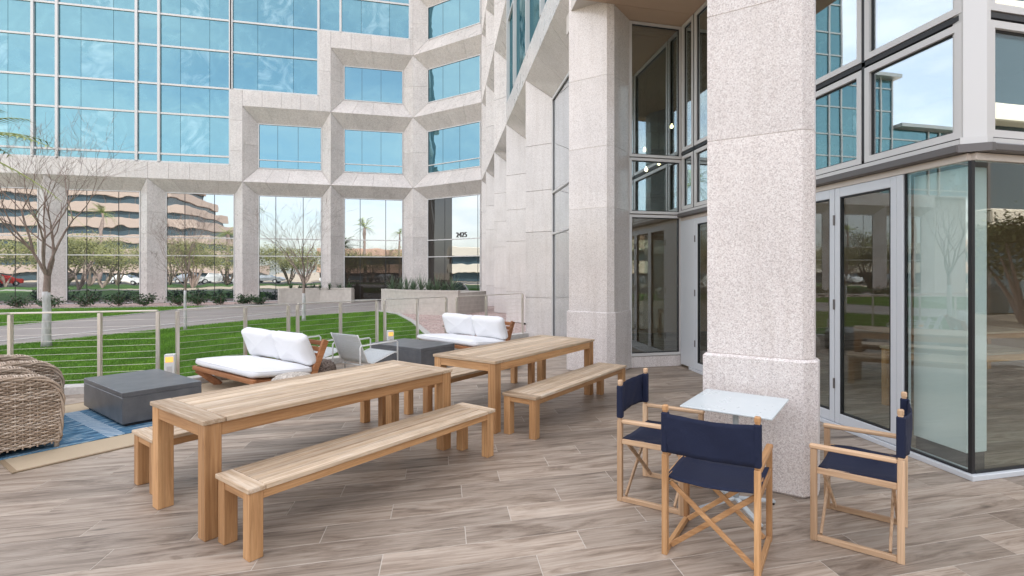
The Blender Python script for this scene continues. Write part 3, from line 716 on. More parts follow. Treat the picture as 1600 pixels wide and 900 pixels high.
# jamb and the folding door leaves
mb = MB(); mb.cbox(XW-.03, YC+.615, .045, XW+.07, YC+.68, 2.60, .004); mb.build('door_jamb', M['alu_white'], bld)
y0 = YC + .68
for i in range(5):
    y1 = y0 + .79
    m = MB(); st = .075; X0, X1 = XW-.025, XW+.035
    m.cbox(X0, y0+.003, .05, X1, y0+st, 2.60, .004); m.cbox(X0, y1-st, .05, X1, y1-.003, 2.60, .004)
    m.cbox(X0, y0+st, .05, X1, y1-st, .16, .004); m.cbox(X0, y0+st, 2.50, X1, y1-st, 2.60, .004)
    leaf = m.build('folding_door', M['alu_white'], bld)
    pane_box('pane', XW, y0+st, .16, XW+.012, y1-st, 2.50, 'clear', leaf)
    g = MB()
    for q in ((y0+st, y1-st, .16, .174), (y0+st, y1-st, 2.486, 2.5), (y0+st, y0+st+.014, .174, 2.486), (y1-st-.014, y1-st, .174, 2.486)): g.box(XW-.02, q[0], q[2], XW+.02, q[1], q[3])
    g.build('gasket', M['dark'], leaf)
    if i % 2 == 0:
        for z in (.42, 1.28, 2.2):
            h = MB(); h.tube([(X0-.008, y1, z), (X0-.008, y1, z+.11)], .010, 8); h.build('hinge', M['dark_alu'], leaf)
    y0 = y1
mb = MB(); mb.cbox(XW-.03, y0, .045, XW+.07, YW-.02, 2.60, .004); mb.build('door_jamb', M['alu_white'], bld)
# soffit over the alcove (three tan panels)
for (a, b_) in ((2.9, 4.6), (4.6, 6.4), (6.4, 8.0)): 
    m = MB(); m.box(2.2, a+.004, 6.11, XW+.3, b_-.004, 6.16); m.build('ceiling_panel', M['soffit'], bld)
m = MB(); m.box(2.78, 8.004, 6.11, XW+.3, YW+.1, 6.16); m.build('ceiling_panel', M['soffit'], bld)
# outer fascia and mass above; roof slabs keep the sun off the court, as the real tower does
m = MB()
m.box(2.16, 3.3, 6.17, 2.3, 8.5, 26); m.box(2.3, 3.28, 6.17, 26, 9.4, 26.0)
m.box(2.95, 9.4, 6.17, 26, 13.3, 26.01); m.box(2.95, 13.3, -.02, 26, 40, 26.02)
m.box(-20.5, YA+.8, 0, 3.0, YA+18, 26.04); m.box(-25.0, YA+.8, 0, -20.5, YA+16, 16.3); m.box(-33.2, YA+.8, 0, -25.0, YA+14, 12.6)
m.prism([(XA[0]+.6, YA+.8), (XA[0]+.95, YA+.1), (XB+.75, 28.9), (3.0, 28.5), (3.0, YA+1)], 0, 26.06)
m.build('wall_core', M['joint'], bld)
core.build('wall_backing', M['joint'], bld, kind='stuff')
for (x0, x1, z) in ((-25.4, -20.5, 16.42), (-34.0, -25.4, 12.75)):
    m = MB(); m.box(x0, YA-.5, z, x1, YA+.9, z+.25); m.build('roof_ring', M['alu'], bld)
# interior behind the storefront
m = MB(); m.box(12.0, 3.4, 0, 12.1, 13.2, 6.1); m.box(2.9, 13.2, 0, 12.1, 13.3, 6.1); struct(m.build('inner_wall', Mat('warm brown wall', (.40, .27, .18), .8).m))
m = MB(); m.box(4.32, 3.4, 5.95, 12.0, 13.2, 6.0); m.box(3.3, 8.6, 5.95, 4.3, 13.2, 6.0); struct(m.build('inner_ceiling', Mat('brown ceiling', (.30, .22, .16), .8).m))

# address numerals on the entrance glass
cu = bpy.data.curves.new('numerals', 'FONT'); cu.body = '2425'; cu.size = .42; cu.extrude = .01
to = bpy.data.objects.new('numerals_tmp', cu); COL.objects.link(to)
dg = bpy.context.evaluated_depsgraph_get(); me = bpy.data.meshes.new_from_object(to.evaluated_get(dg)); bpy.data.objects.remove(to)
me.materials.append(M['dark_alu'])
nu = link('address_numerals', me, bld); p = frC(2.9, .60, 3.70); nu.location = p; nu.rotation_euler = (R(90), 0, R(-45))
# ================================================================ DINING TABLES AND BENCHES
def table(kind, L_, W_, H_, leg, apr, npl, loc, rz, label, cat, group):
    t = thing(kind, label, cat, (*loc, 0), rz, group); th = .03; ov = .012; eb = .13 if W_ > .6 else .10
    x0, x1, y0, y1 = -L_/2, L_/2, -W_/2, W_/2
    for s in (-1, 1):
        m = MB(); a, b = (x0, x0+eb) if s < 0 else (x1-eb, x1)
        m.cbox(a, y0, H_-th, b-.0, y1, H_, .004); m.build('end_board', M['top_y'], t)
    pw = (W_ - 0) / npl
    r = random.Random(label)
    for i in range(npl):
        m = MB(); ya = y0 + i*pw + (.0035 if i else 0); yb = y0 + (i+1)*pw - (.0035 if i < npl-1 else 0)
        m.cbox(x0+eb+.003, ya, H_-th, x1-eb-.003, yb, H_ - r.uniform(0, .0015), .0035); m.build('plank', M['top_x'], t)
    for sx in (-1, 1):
        for sy in (-1, 1):
            m = MB(); cx = sx*(L_/2-ov-leg/2); cy = sy*(W_/2-ov-leg/2)
            m.cbox(cx-leg/2, cy-leg/2, 0, cx+leg/2, cy+leg/2, H_-th, .004); m.build('leg', M['teak_z'], t)
    lx, ly = L_/2-ov-leg, W_/2-ov-leg
    for s in (-1, 1):
        m = MB(); yy = s*(W_/2-ov-.018); m.cbox(-lx, yy-.012, H_-th-apr, lx, yy+.012, H_-th, .003); m.build('apron', M['teak_x'], t)
        m = MB(); xx = s*(L_/2-ov-.018); m.cbox(xx-.012, -ly, H_-th-apr, xx+.012, ly, H_-th, .003); m.build('apron', M['teak_y'], t)
    return t
GT, GB = 'teak dining tables on the terrace', 'teak benches beside the dining tables'
table('dining_table', 2.09, .89, .76, .098, .085, 8, (-.966, 4.652), R(42.3), 'nearer weathered teak dining table, in front of the grey fire pit box', 'table', GT)
table('dining_table', 2.11, .92, .76, .098, .085, 8, (.983, 6.386), R(43.8), 'farther weathered teak dining table, closer to the granite wall', 'table', GT)
table('bench', 2.12, .43, .43, .08, .055, 4, (-.445, 4.173), R(42.2), 'teak bench nearest the camera, on the near side of the first dining table', 'bench', GB)
table('bench', 2.12, .43, .43, .08, .055, 4, (-1.473, 5.336), R(42.2), 'teak bench mostly hidden behind the nearer dining table', 'bench', GB)
table('bench', 2.12, .43, .43, .08, .055, 4, (1.524, 5.932), R(44.2), 'teak bench between the farther dining table and the navy canvas chairs', 'bench', GB)
table('bench', 2.12, .43, .43, .08, .055, 4, (.46, 6.94), R(43.8), 'teak bench on the lounge side of the farther dining table', 'bench', GB)

# ================================================================ DIRECTOR CHAIRS (local +Y is forward)
def sheetgrid(nx, ny, fn, t=.003):
    m = MB(); top = [fn(i/nx, j/ny) for j in range(ny+1) for i in range(nx+1)]
    nrm = []
    for j in range(ny+1):
        for i in range(nx+1):
            a = Vector(fn(min(1, (i+.5)/nx), j/ny)) - Vector(fn(max(0, (i-.5)/nx), j/ny)); b = Vector(fn(i/nx, min(1, (j+.5)/ny))) - Vector(fn(i/nx, max(0, (j-.5)/ny)))
            nrm.append(a.cross(b).normalized())
    vs = [Vector(p) for p in top] + [Vector(p) - n*t for p, n in zip(top, nrm)]; k = (nx+1)*(ny+1); fs = []
    for j in range(ny):
        for i in range(nx):
            a = j*(nx+1)+i; fs.append((a, a+1, a+nx+2, a+nx+1)); fs.append((k+a, k+a+nx+1, k+a+nx+2, k+a+1))
    for i in range(nx): fs.append((i, k+i, k+i+1, i+1)); a = ny*(nx+1)+i; fs.append((a, a+1, k+a+1, k+a))
    for j in range(ny): a = j*(nx+1); fs.append((a, a+nx+1, k+a+nx+1, k+a)); a += nx; fs.append((a, k+a, k+a+nx+1, a+nx+1))
    m.add(vs, fs); return m
def director_chair(label, loc, rz, tone='pale', seedn=0):
    t = thing('director_chair', label, 'chair', (*loc, 0), rz, 'navy canvas folding chairs at the small square table')
    W_, D_ = .56, .50; k = .034
    mx_, my_, mz_ = (M['pale_x'], M['pale_y'], M['pale_z']) if tone == 'pale' else (M['teak_x'], M['teak_y'], M['teak_z'])
    for s in (-1, 1):
        x = s*(W_/2 - k/2)
        m = MB(); m.cbox(x-k/2, -D_/2, 0, x+k/2, -D_/2+k+.004, .60, .003); m.build('leg', mz_, t)
        m = MB(); m.cbox(x-k/2, D_/2-k-.004, 0, x+k/2, D_/2, .575, .003); m.build('leg', mz_, t)
        m = MB(); m.cbox(x-.014, -D_/2+.007, .60, x+.014, -D_/2+.035, .87, .003); m.cbox(x-.017, -D_/2+.004, .858, x+.017, -D_/2+k+.004, .893, .006); m.build('back_post', mz_, t)
        m = MB(); m.cbox(x-k/2-.004, -D_/2+k+.004, .577, x+k/2+.004, D_/2+.006, .603, .006); m.build('armrest', my_, t)
        m = MB(); m.cbox(x-k/2+.003, -D_/2+k+.004, .425, x+k/2-.003, D_/2-k-.004, .462, .003); m.build('seat_rail', my_, t)
        m = MB(); m.cbox(x-k/2+.003, -D_/2+k+.004, .002, x+k/2-.003, D_/2-k-.004, .036, .003); m.build('foot_rail', my_, t)
    for yy in (-D_/2+.055, D_/2-.075):
        xi = W_/2-k-.004
        for s, dy in ((-1, 0), (1, .018)):
            m = MB(); m.beam((s*xi, yy+dy, .425), (-s*xi, yy+dy, .035), .016, .03, .003, up=(0, 0, 1)); m.build('cross_brace', mx_, t)
    def back(u, v):
        x = (u-.5)*(W_-.02); e = 1-(2*u-1)**2; z = .615 + .235*v - .012*e*(v-.3)
        return (x, -D_/2 + .002 - .028*e + .004*math.sin(u*9+v*5+seedn) + .0035*math.sin(v*19 - u*26 + seedn)*(1-e)**.7 + .002*math.sin(u*31+v*7), z)
    b = sheetgrid(24, 8, back, .004); b.build('back_canvas', M['navy'], t, smooth=True)
    for s in (-1, 1):       # sleeves round the posts
        x = s*(W_/2-k/2); m = MB(); m.cbox(x-.021, -D_/2-.004, .612, x+.021, -D_/2+.043, .852, .008); m.build('canvas_sleeve', M['navy'], t)
    def seat(u, v):
        x = (u-.5)*(W_-.03); e = 1-(2*u-1)**2
        return (x, -D_/2+.03 + v*(D_-.075), 0.466 - .022*e - .004*math.sin(v*7+u*4+seedn) + .0025*math.sin(u*23+v*9+seedn)*(1-e)**.5)
    m = sheetgrid(20, 10, seat, .005); m.build('seat_canvas', M['navy'], t, smooth=True)
    return t
director_chair('navy canvas director chair with its back to the camera, before the small table', (1.655, 2.83), R(47.2-90), 'golden', 1)
director_chair('navy canvas director chair left of the small square table, facing right', (1.632, 3.61), R(-43-90), 'pale', 2)
director_chair('navy canvas director chair on the right, seen side-on in front of the glass doors', (2.638, 2.765), R(131-90), 'pale', 3)

t = thing('bistro_table', 'small square pale grey table on a folding pedestal against the granite pier', 'table', (2.045, 3.262, 0), R(43.5))
m = MB(); m.cbox(-.305, -.305, .748, .305, .305, .76, .003); m.build('tabletop', M['bistro'], t)
m = MB(); m.tube([(0, 0, .06), (0, 0, .735)], .021, 14); m.build('column', M['bistro_leg'], t, smooth=True)
m = MB(); m.cbox(-.15, -.015, .733, .15, .015, .747, .002); m.cbox(-.015, -.15, .7335, .015, .15, .7465, .002); m.build('bracket', M['bistro_leg'], t)
for k in range(4):
    a = k*math.pi/2 + math.pi/4; m = MB(); m.beam((0.015*math.cos(a), .015*math.sin(a), .075), (.31*math.cos(a), .31*math.sin(a), .022), .035, .018, .003)
    f = m.build('foot', M['bistro_leg'], t); m = MB(); m.tube([(.295*math.cos(a), .295*math.sin(a), 0), (.295*math.cos(a), .295*math.sin(a), .016)], .016, 10); m.build('foot_pad', M['dark'], f)

# ================================================================ LOUNGE
def fire_pit(label, loc, rz, w, d):
    t = thing('fire_pit_table', label, 'fire pit table', (*loc, 0), rz, 'charcoal block tables in the lounge area')
    m = MB(); m.cbox(-w/2, -d/2, .05, w/2, d/2, .335, .006); m.build('body', M['charcoal'], t)
    m = MB(); m.cbox(-w/2-.0005, -d/2-.0005, .336, w/2+.0005, d/2+.0005, .39, .004); m.build('tabletop', M['charcoal'], t)
    m = MB(); m.box(-w/2+.04, -d/2+.04, 0, w/2-.04, d/2-.04, .05); m.build('plinth', M['plinth'], t)
fire_pit('charcoal block table standing on the blue rug beside the wicker chair', (-3.52, 7.22), R(-48), 1.40, .74)
fire_pit('charcoal block table farther off, in front of the farther white sofa', (-.52, 9.75), R(-46), 1.35, .80)

def rug(name, label, cat, poly, z, t, mat, edge=None):
    m = MB(); m.prism(poly, z, z+t); o = m.build(name, mat); tag(o, label, cat); return o
u, w_ = Vector((.731, .682)), Vector((-.682, .731))
c0 = Vector((-3.49, 5.25))
def rp_(a, b): p = c0 + u*a + w_*b; return (p.x, p.y)
sis = rug('sisal_rug', 'large beige sisal rug with a dark bound edge under the lounge furniture', 'rug', [rp_(0, 0), rp_(3.9, 0), rp_(3.9, 2.62), rp_(0, 2.62)], .001, .008, M['sisal'])
m = MB(); 
for a in ((0, 0, 3.9, .035), (0, 2.585, 3.9, 2.62), (0, .035, .035, 2.585), (3.865, .035, 3.9, 2.585)):
    m.prism([rp_(a[0], a[1]), rp_(a[2], a[1]), rp_(a[2], a[3]), rp_(a[0], a[3])], .002, .0105)
m.build('binding', M['bind'], sis)
# blue rug, woven stripes and a pale lattice band
m = Mat('blue striped woven rug', (.1, .3, .5), .95)
c = m.coord((2.6, 13, 1)); n1 = m.noise(c, 1.5, 6, .66, 1.0)
col = m.ramp(n1, [(.32, (.012, .05, .11)), (.44, (.035, .12, .22)), (.54, (.09, .22, .34)), (.62, (.34, .43, .50)), (.7, (.45, .52, .56))])
tcn = m.node('ShaderNodeTexCoord'); sx = m.node('ShaderNodeSeparateXYZ'); m.lk(tcn.outputs['Object'], sx.inputs[0])
chk = m.node('ShaderNodeTexWave', wave_type='BANDS', bands_direction='DIAGONAL'); chk.inputs['Scale'].default_value = 9; chk.inputs['Distortion'].default_value = 2.5; m.lk(m.coord((1, 1, 1)), chk.inputs['Vector'])
def band(a, b):
    g1 = m.node('ShaderNodeMath', operation='GREATER_THAN'); g1.inputs[1].default_value = a; m.lk(sx.outputs['X'], g1.inputs[0])
    g2 = m.node('ShaderNodeMath', operation='LESS_THAN'); g2.inputs[1].default_value = b; m.lk(sx.outputs['X'], g2.inputs[0])
    g3 = m.node('ShaderNodeMath', operation='MULTIPLY'); m.lk(g1.outputs[0], g3.inputs[0]); m.lk(g2.outputs[0], g3.inputs[1]); return g3.outputs[0]
bnd = band(.0, .14); latt = m.mix((.06, .17, .30), (.45, .53, .58), m.ramp(chk.outputs['Fac'], [(.45, 0), (.55, 1)]))
col = m.mix(col, latt, bnd); m.color(col); m.bump(m.noise(m.coord((40, 160, 1)), 2, 2), .4, .004)
mb = MB(); mb.cbox(-1.45, 0, 0, 1.12, 1.56, .009, .003)
o = mb.build('blue_rug', m.m); p = c0 + u*.75 + w_*.50; o.location = (p.x - u.x*.0, p.y, .0095); o.rotation_euler = (0, 0, R(43)); tag(o, 'blue striped woven rug with a pale lattice band laid on the beige rug', 'rug')

def cushion(w, d, h, nx=22, ny=14, puff=.5, seed=0, sag=0):
    """soft box centred at the origin, bottom at z = 0"""
    m = MB(); vs = []; rr = .42
    def f(a, n): return math.copysign(min(1, abs(a)) ** n, a)
    nu, nv = 40, 20
    for j in range(nv+1):
        ph = -math.pi/2 + math.pi*j/nv
        for i in range(nu):
            th = 2*math.pi*i/nu; cp, sp, ct, st = math.cos(ph), math.sin(ph), math.cos(th), math.sin(th)
            x = w/2*f(cp, .26)*f(ct, .20); y = d/2*f(cp, .26)*f(st, .20); z = h/2*f(sp, .60)
            k = 1 - .16*puff*((2*x/w)**2*(2*y/d)**2)
            x *= 1 - .06*puff*(2*y/d)**2*0; z *= 1 - .35*puff*max(abs(2*x/w), abs(2*y/d))**5
            nn = noise.noise(Vector((x*5+seed*7, y*5, z*4+seed)))*.012*puff*2
            z -= sag*(1-(2*x/w)**2)*(1-(2*y/d)**2)
            vs.append((x + nn, y + nn*.6, z + h/2 + nn))
    fs = [(j*nu+i, j*nu+(i+1) % nu, (j+1)*nu+(i+1) % nu, (j+1)*nu+i) for j in range(nv) for i in range(nu)]
    m.add(vs, fs); return m
def lounge_sofa(label, loc, rz):
    """local X along the seat, +Y forward"""
    t = thing('lounge_sofa', label, 'sofa', (*loc, 0), rz, 'white cushioned hardwood sofas of the lounge'); L_ = 1.86
    for s in (-1, 1):
        x = s*(L_/2-.05)
        m = MB(); m.beam((x, .40, .27), (x, -.42, .20), .05, .05, .005); m.build('side_rail', M['sofa_y'], t)
        m = MB(); m.beam((x*.98, .39, .25), (x*.80, .15, .0), .05, .09, .005); m.build('leg', M['sofa_y'], t)
        m = MB(); m.beam((x*.98, -.36, .22), (x*.86, -.30, .0), .05, .09, .005); m.build('leg', M['sofa_y'], t)
        m = MB(); m.beam((x, -.36, .16), (x, -.575, .71), .045, .085, .005, up=(0, 1, 0)); m.build('back_post', M['sofa_y'], t)
    m = MB(); m.cbox(-L_/2, .385, .245, L_/2, .43, .305, .005); m.build('front_rail', M['sofa_x'], t)
    m = MB(); m.cbox(-L_/2+.02, -.40, .17, L_/2-.02, -.36, .23, .005); m.build('rear_rail', M['sofa_x'], t)
    for i in range(6):
        y = .33 - i*.13; z = .262 + .085*(y-.4)/.8; m = MB(); m.cbox(-L_/2+.07, y-.035, z, L_/2-.07, y+.035, z+.018, .003); m.build('seat_slat', M['sofa_x'], t)
    for i in range(5):
        f = .30 + i*.155; y = -.36 - .215*f + .015; z = .16 + .55*f; m = MB(); m.cbox(-L_/2+.03, y-.011, z-.032, L_/2-.03, y+.011, z+.032, .003); m.build('back_slat', M['sofa_x'], t)
    me = cushion(L_+.02, .84, .15, puff=.8, seed=1); o = me.build('seat_cushion', M['white_fab'], t, smooth=True); o.location = (0, .02, .262); o.rotation_euler = (R(4.5), 0, 0)
    sm = MB(); a_, b_ = (L_+.02)/2*.985, .42*.985
    ring = [(a_*math.copysign(abs(math.cos(t_))**.2, math.cos(t_)), b_*math.copysign(abs(math.sin(t_))**.2, math.sin(t_)), .118 - .012*max(abs(math.cos(t_)), abs(math.sin(t_)))**5) for t_ in [6.2832*k/64 for k in range(65)]]
    sm.tube(ring, .0045, 5, cap=False); sm.build('piping', M['white_fab'], o, smooth=True)
    for s in (-1, 1):
        cw = L_/2 + .0; me = cushion(cw*.99, .46, .20, puff=1.2, seed=3+s); o = me.build('back_cushion', M['white_fab'], t, smooth=True)
        o.location = (s*cw*.49, -.335, .59); o.rotation_euler = (R(71), R(0), R(s*2)); 
        for v in o.data.vertices: v.co.z -= .095
    return t
lounge_sofa('white cushioned hardwood sofa between the charcoal block table and the fence, nearer of two', (-2.64, 8.25), R(180-48))
lounge_sofa('white cushioned hardwood sofa by the granite wall, farther of two', (.38, 10.42), R(180-52))

def mesh_mat():
    m = bpy.data.materials.new('perforated white mesh'); m.use_nodes = True; n = m.node_tree.nodes; l = m.node_tree.links
    b = n['Principled BSDF']; b.inputs['Base Color'].default_value = (.60, .63, .64, 1); b.inputs['Roughness'].default_value = .5
    t = n.new('ShaderNodeTexCoord'); v = n.new('ShaderNodeTexVoronoi'); v.inputs['Scale'].default_value = 85; v.inputs['Randomness'].default_value = 0
    c = n.new('ShaderNodeMath'); c.operation = 'GREATER_THAN'; c.inputs[1].default_value = .36; l.new(t.outputs['Object'], v.inputs['Vector']); l.new(v.outputs['Distance'], c.inputs[0]); l.new(c.outputs[0], b.inputs['Alpha']); return m
M['mesh'] = mesh_mat()
def mesh_chair(label, loc, rz):
    """local +Y forward"""
    t = thing('wire_lounge_chair', label, 'chair', (*loc, 0), rz, 'pale wire mesh lounge chairs by the fence'); w = .34
    for s in (-1, 1):
        x = s*w; m = MB(); m.tube([(x, -.36, 0), (x, -.36, .53), (x, -.345, .555), (x, .325, .565), (x, .35, .54), (x, .35, .0)], .012, 8); m.build('side_frame', M['white_metal'], t, smooth=True)
        m = MB(); m.tube([(x, -.35, .018), (x, .34, .018)], .010, 8); m.build('floor_rail', M['white_metal'], t, smooth=True)
    for (y, z) in ((.33, .37), (-.18, .22)):
        m = MB(); m.tube([(-w, y, z), (w, y, z)], .010, 8); m.build('cross_bar', M['white_metal'], t, smooth=True)
    prof = [(.34, .385), (.20, .35), (0, .29), (-.14, .25), (-.22, .29), (-.29, .45), (-.36, .64), (-.40, .73)]
    def fn(u_, v_):
        k = v_*(len(prof)-1); i = min(int(k), len(prof)-2); f = k-i
        return ((u_-.5)*2*(w-.012), prof[i][0]*(1-f)+prof[i+1][0]*f, prof[i][1]*(1-f)+prof[i+1][1]*f)
    sheetgrid(4, 21, fn, .003).build('mesh_seat', M['mesh'], t, smooth=True)
    for s in (-1, 1):
        m = MB(); m.tube([(s*(w-.012), y, z) for y, z in prof], .009, 8); m.build('seat_edge', M['white_metal'], t, smooth=True)
mesh_chair('pale wire mesh lounge chair nearer the charcoal block table, right one of two', (-1.19, 8.81), R(45-90))
mesh_chair('pale wire mesh lounge chair close to the fence, left one of two', (-2.08, 9.30), R(45-90))

def pouf(label, loc, r, h, mat, seed):
    m = MB(); nu, nv = 44, 22; vs = []
    for j in range(nv+1):
        ph = -math.pi/2 + math.pi*j/nv; ring = math.cos(ph) ** .55 if math.cos(ph) > 0 else 0
        for i in range(nu):
            th = 2*math.pi*i/nu; bump_ = .010*math.cos(th*22 + (j % 2)*math.pi)*math.cos(ph)
            rr = r*ring + bump_; z = h/2 + h/2*math.copysign(abs(math.sin(ph)) ** .8, math.sin(ph)) + .006*math.cos(j*math.pi)
            vs.append((rr*math.cos(th), rr*math.sin(th), max(0, z)))
    m.add(vs, [(j*nu+i, j*nu+(i+1) % nu, (j+1)*nu+(i+1) % nu, (j+1)*nu+i) for j in range(nv) for i in range(nu)])
    o = m.build('knitted_pouf', mat, smooth=True); o.location = (*loc, 0.0); tag(o, label, 'pouf'); return o
mk = Mat('chunky beige knit', (.52, .47, .41), .95); c = mk.coord(); mk.color(mk.ramp(mk.noise(c, 45, 3), [(.35, (.30, .26, .22)), (.6, (.62, .57, .51))])); mk.bump(mk.noise(c, 45, 2), .8, .01)
mk2 = Mat('chunky brown knit', (.14, .1, .08), .95); c = mk2.coord(); mk2.color(mk2.ramp(mk2.noise(c, 45, 3), [(.35, (.07, .05, .04)), (.6, (.24, .19, .16))])); mk2.bump(mk2.noise(c, 45, 2), .8, .01)
pouf('beige knitted pouf just behind the nearer dining table, at the end of the white sofa', (-1.83, 7.12), .27, .40, mk.m, 1)
pouf('dark brown knitted pouf between the white sofa and the wire mesh chairs', (-1.78, 8.25), .24, .38, mk2.m, 2)
pouf('pale pinkish knitted pouf behind the farther dining table', (1.12, 9.05), .26, .42, mk.m, 3)

# ================================================================ WICKER CHAIR (local +X forward)
def wicker_chair(label, loc, rz):
    t = thing('wicker_armchair', label, 'armchair', (*loc, 0.012), rz, 'wicker armchairs on the rug')
    D0, D1, Hh, rad = -.45, .44, .70, .25
    def outline(n=34):
        pts = [(D0, Hh)]; xs = D1-rad
        pts += [(D0 + (xs-D0)*k/10, Hh + .012*math.sin(k)) for k in range(1, 11)]
        pts += [(xs + rad*math.sin(a), Hh-rad + rad*math.cos(a)) for a in [math.pi/2*k/10 for k in range(1, 11)]]
        pts += [(D1 - .02*k/8, Hh-rad - (Hh-rad-.06)*k/8) for k in range(1, 9)]
        return pts
    def xmax(z): return D1-.015 if z < Hh-rad else D1-rad + math.sqrt(max(0, rad**2-(z-(Hh-rad))**2)) - .015
    def weave_plane(m, yf, side, z0=.07, z1=Hh-.015, x0=D0):
        nst = 19; stakes = [x0 + .048*k for k in range(nst)]
        z = z0; row_ = 0; rr = random.Random(row_)
        while z < z1:
            xm = xmax(z); pts = []; k = 0; x = x0
            while x < xm:
                ph = (x-x0)/.048; off = math.cos(math.pi*(ph + row_)) * .0105
                pts.append((x, yf + side*(.005 + off), z + .002*math.sin(x*21 + row_*1.7))); x += .012
            pts.append((xm, yf, z))
            if len(pts) > 2: m.tube(pts, .0092, 5, cap=False)
            z += .0175; row_ += 1
        for x in stakes:
            zt = Hh-.01 if x < D1-rad else Hh-rad + math.sqrt(max(0, rad**2-(x-(D1-rad))**2)) - .01
            if x < D1-.01: m.tube([(x, yf, .05), (x, yf, zt)], .0075, 5, cap=False)
    W_ = .44; at_ = .15
    ol = outline()
    for s in (-1, 1):
        ya, yb = s*W_, s*(W_-at_)
        cm = MB(); pl = [(D0, .07)] + [(x, z) for x, z in ol] + [(D1-.02, .07)]
        n = len(pl); a, b_ = (ya - s*.012), (yb + s*.012); vs = [(x*.985, a, z*.975) for x, z in pl] + [(x*.985, b_, z*.975) for x, z in pl]
        cm.add(vs, [tuple(range(n)), tuple(range(n, 2*n))[::-1]] + [((i+1) % n, i, n+i, n+(i+1) % n) for i in range(n)])
        arm = cm.build('arm', M['wicker_core'], t)
        w1 = MB(); weave_plane(w1, ya, s); weave_plane(w1, yb, -s, z0=.30)
        w1.build('side_weave', M['wicker'], arm, smooth=True, kind='stuff')
        # weave over the rolled top and front
        w2 = MB(); pr = [Vector((x, 0, z)) for x, z in ol]; acc = 0
        dense = []
        for p, q in zip(pr, pr[1:]):
            k = max(1, int((q-p).length/.0135)); dense += [p + (q-p)*i/k for i in range(k)]
        for i, p in enumerate(dense):
            q = dense[min(i+1, len(dense)-1)]; d = (q - dense[max(0, i-1)]).normalized(); nn = Vector((-d.z, 0, d.x)) * -1
            if nn.z < -.1: nn = -nn
            if nn.x < -.3: nn = -nn
            pts = []
            for k in range(9):
                f = k/8; yy = ya + (yb-ya)*f; rise = .020*math.sin(math.pi*f) + .005*math.cos(math.pi*(k + i))
                pts.append((p.x + nn.x*rise, yy, p.z + nn.z*rise))
            w2.tube(pts, .0075, 5, cap=False)
        w2.build('rolled_top', M['wicker'], arm, smooth=True, kind='stuff')
        for yy in (ya + s*.006, yb - s*.006):
            w3 = MB()
            for st in range(3):
                pts = []
                for i, p in enumerate(dense[::2]):
                    a_ = i*.55 + st*2.094; pts.append((p.x + .011*math.cos(a_), yy + .012*math.sin(a_), p.z + .011*math.cos(a_)))
                w3.tube(pts, .0095, 6)
            w3.build('braid', M['wicker'], arm, smooth=True)
    for x in (D0+.03, D1-.035):
        for s in (-1, 1):
            m = MB(); m.tube([(x, s*(W_-.03), 0), (x, s*(W_-.03), .12)], [.019, .023], 10); m.build('leg', M['wicker'], t, smooth=True)
    # seat and back
    m = MB(); m.box(D0+.02, -W_+at_, .12, D1-.04, W_-at_, .30); st = m.build('seat', M['wicker_core'], t)
    w = MB()
    for k in range(12):
        z = .12 + k*.015; pts = [(D1-.035 + .005*math.cos(math.pi*(i+k)), -W_+at_ + (2*(W_-at_))*i/16, z) for i in range(17)]; w.tube(pts, .0078, 5, cap=False)
    w.build('front_weave', M['wicker'], st, smooth=True, kind='stuff')
    m = MB(); m.cbox(D0-.06, -W_+.02, .10, D0+.06, W_-.02, .84, .03); bk = m.build('backrest', M['wicker_core'], t)
    w = MB()
    for k in range(50):
        z = .09 + k*.015
        for xx, sg in ((D0-.062, -1), (D0+.062, 1)):
            pts = [(xx + sg*.005*math.cos(math.pi*(i+k)), -W_+.01 + (2*W_-.02)*i/24, z) for i in range(25)]; w.tube(pts, .0078, 5, cap=False)
    w.build('back_weave', M['wicker'], bk, smooth=True, kind='stuff')
    me = cushion(.74, .56, .14, puff=.8, seed=9); o = me.build('seat_cushion', M['white_fab'], t, smooth=True); o.location = (-.03, 0, .30)
    return t
wicker_chair('nearer woven grey brown wicker armchair with rolled arms at the left edge', (-4.16, 5.94), R(43))
wicker_chair('farther woven wicker armchair, only its rolled arm showing past the nearer one', (-4.70, 6.84), R(43))

# ================================================================ CABLE FENCE
fence = thing('cable_fence', 'stainless steel fence with thin horizontal cables between terrace and lawn', 'fence', (0, 0, 0))
def lerp(a, b, t): return (a[0]+(b[0]-a[0])*t, a[1]+(b[1]-a[1])*t)
FL = (-5.75, 8.55)
FPTS = [FL, FB, FD, FF]
posts = [(-5.68, 8.52), (-4.68, 8.56), (-4.0, 8.61), (-3.80, 8.72), (-3.10, 9.31), (-2.58, 9.75), (-2.46, 9.86), (-1.85, 10.37), (-1.26, 10.86), (-1.12, 10.96), (-.50, 11.38), (.10, 11.80), (.34, 11.96), (1.05, 12.47), (2.05, 13.18)]
for i, p in enumerate(posts):
    m = MB(); w = .011; q = posts[min(i+1, len(posts)-1)]; q0 = posts[max(0, i-1)]
    a = math.atan2(q[1]-q0[1], q[0]-q0[0]); Mx = Matrix.Translation((p[0], p[1], 0)) @ Matrix.Rotation(a, 4, 'Z')
    m.cbox(-.019, -.030, .10, .019, -.014, 1.11, .002, Mx); m.cbox(-.019, .014, .10, .019, .030, 1.11, .002, Mx); m.cbox(-.045, -.045, .098, .045, .045, .108, .002, Mx)
    m.cbox(-.016, -.013, 1.02, .016, .013, 1.09, .002, Mx)
    m.build('post', M['steel'], fence)
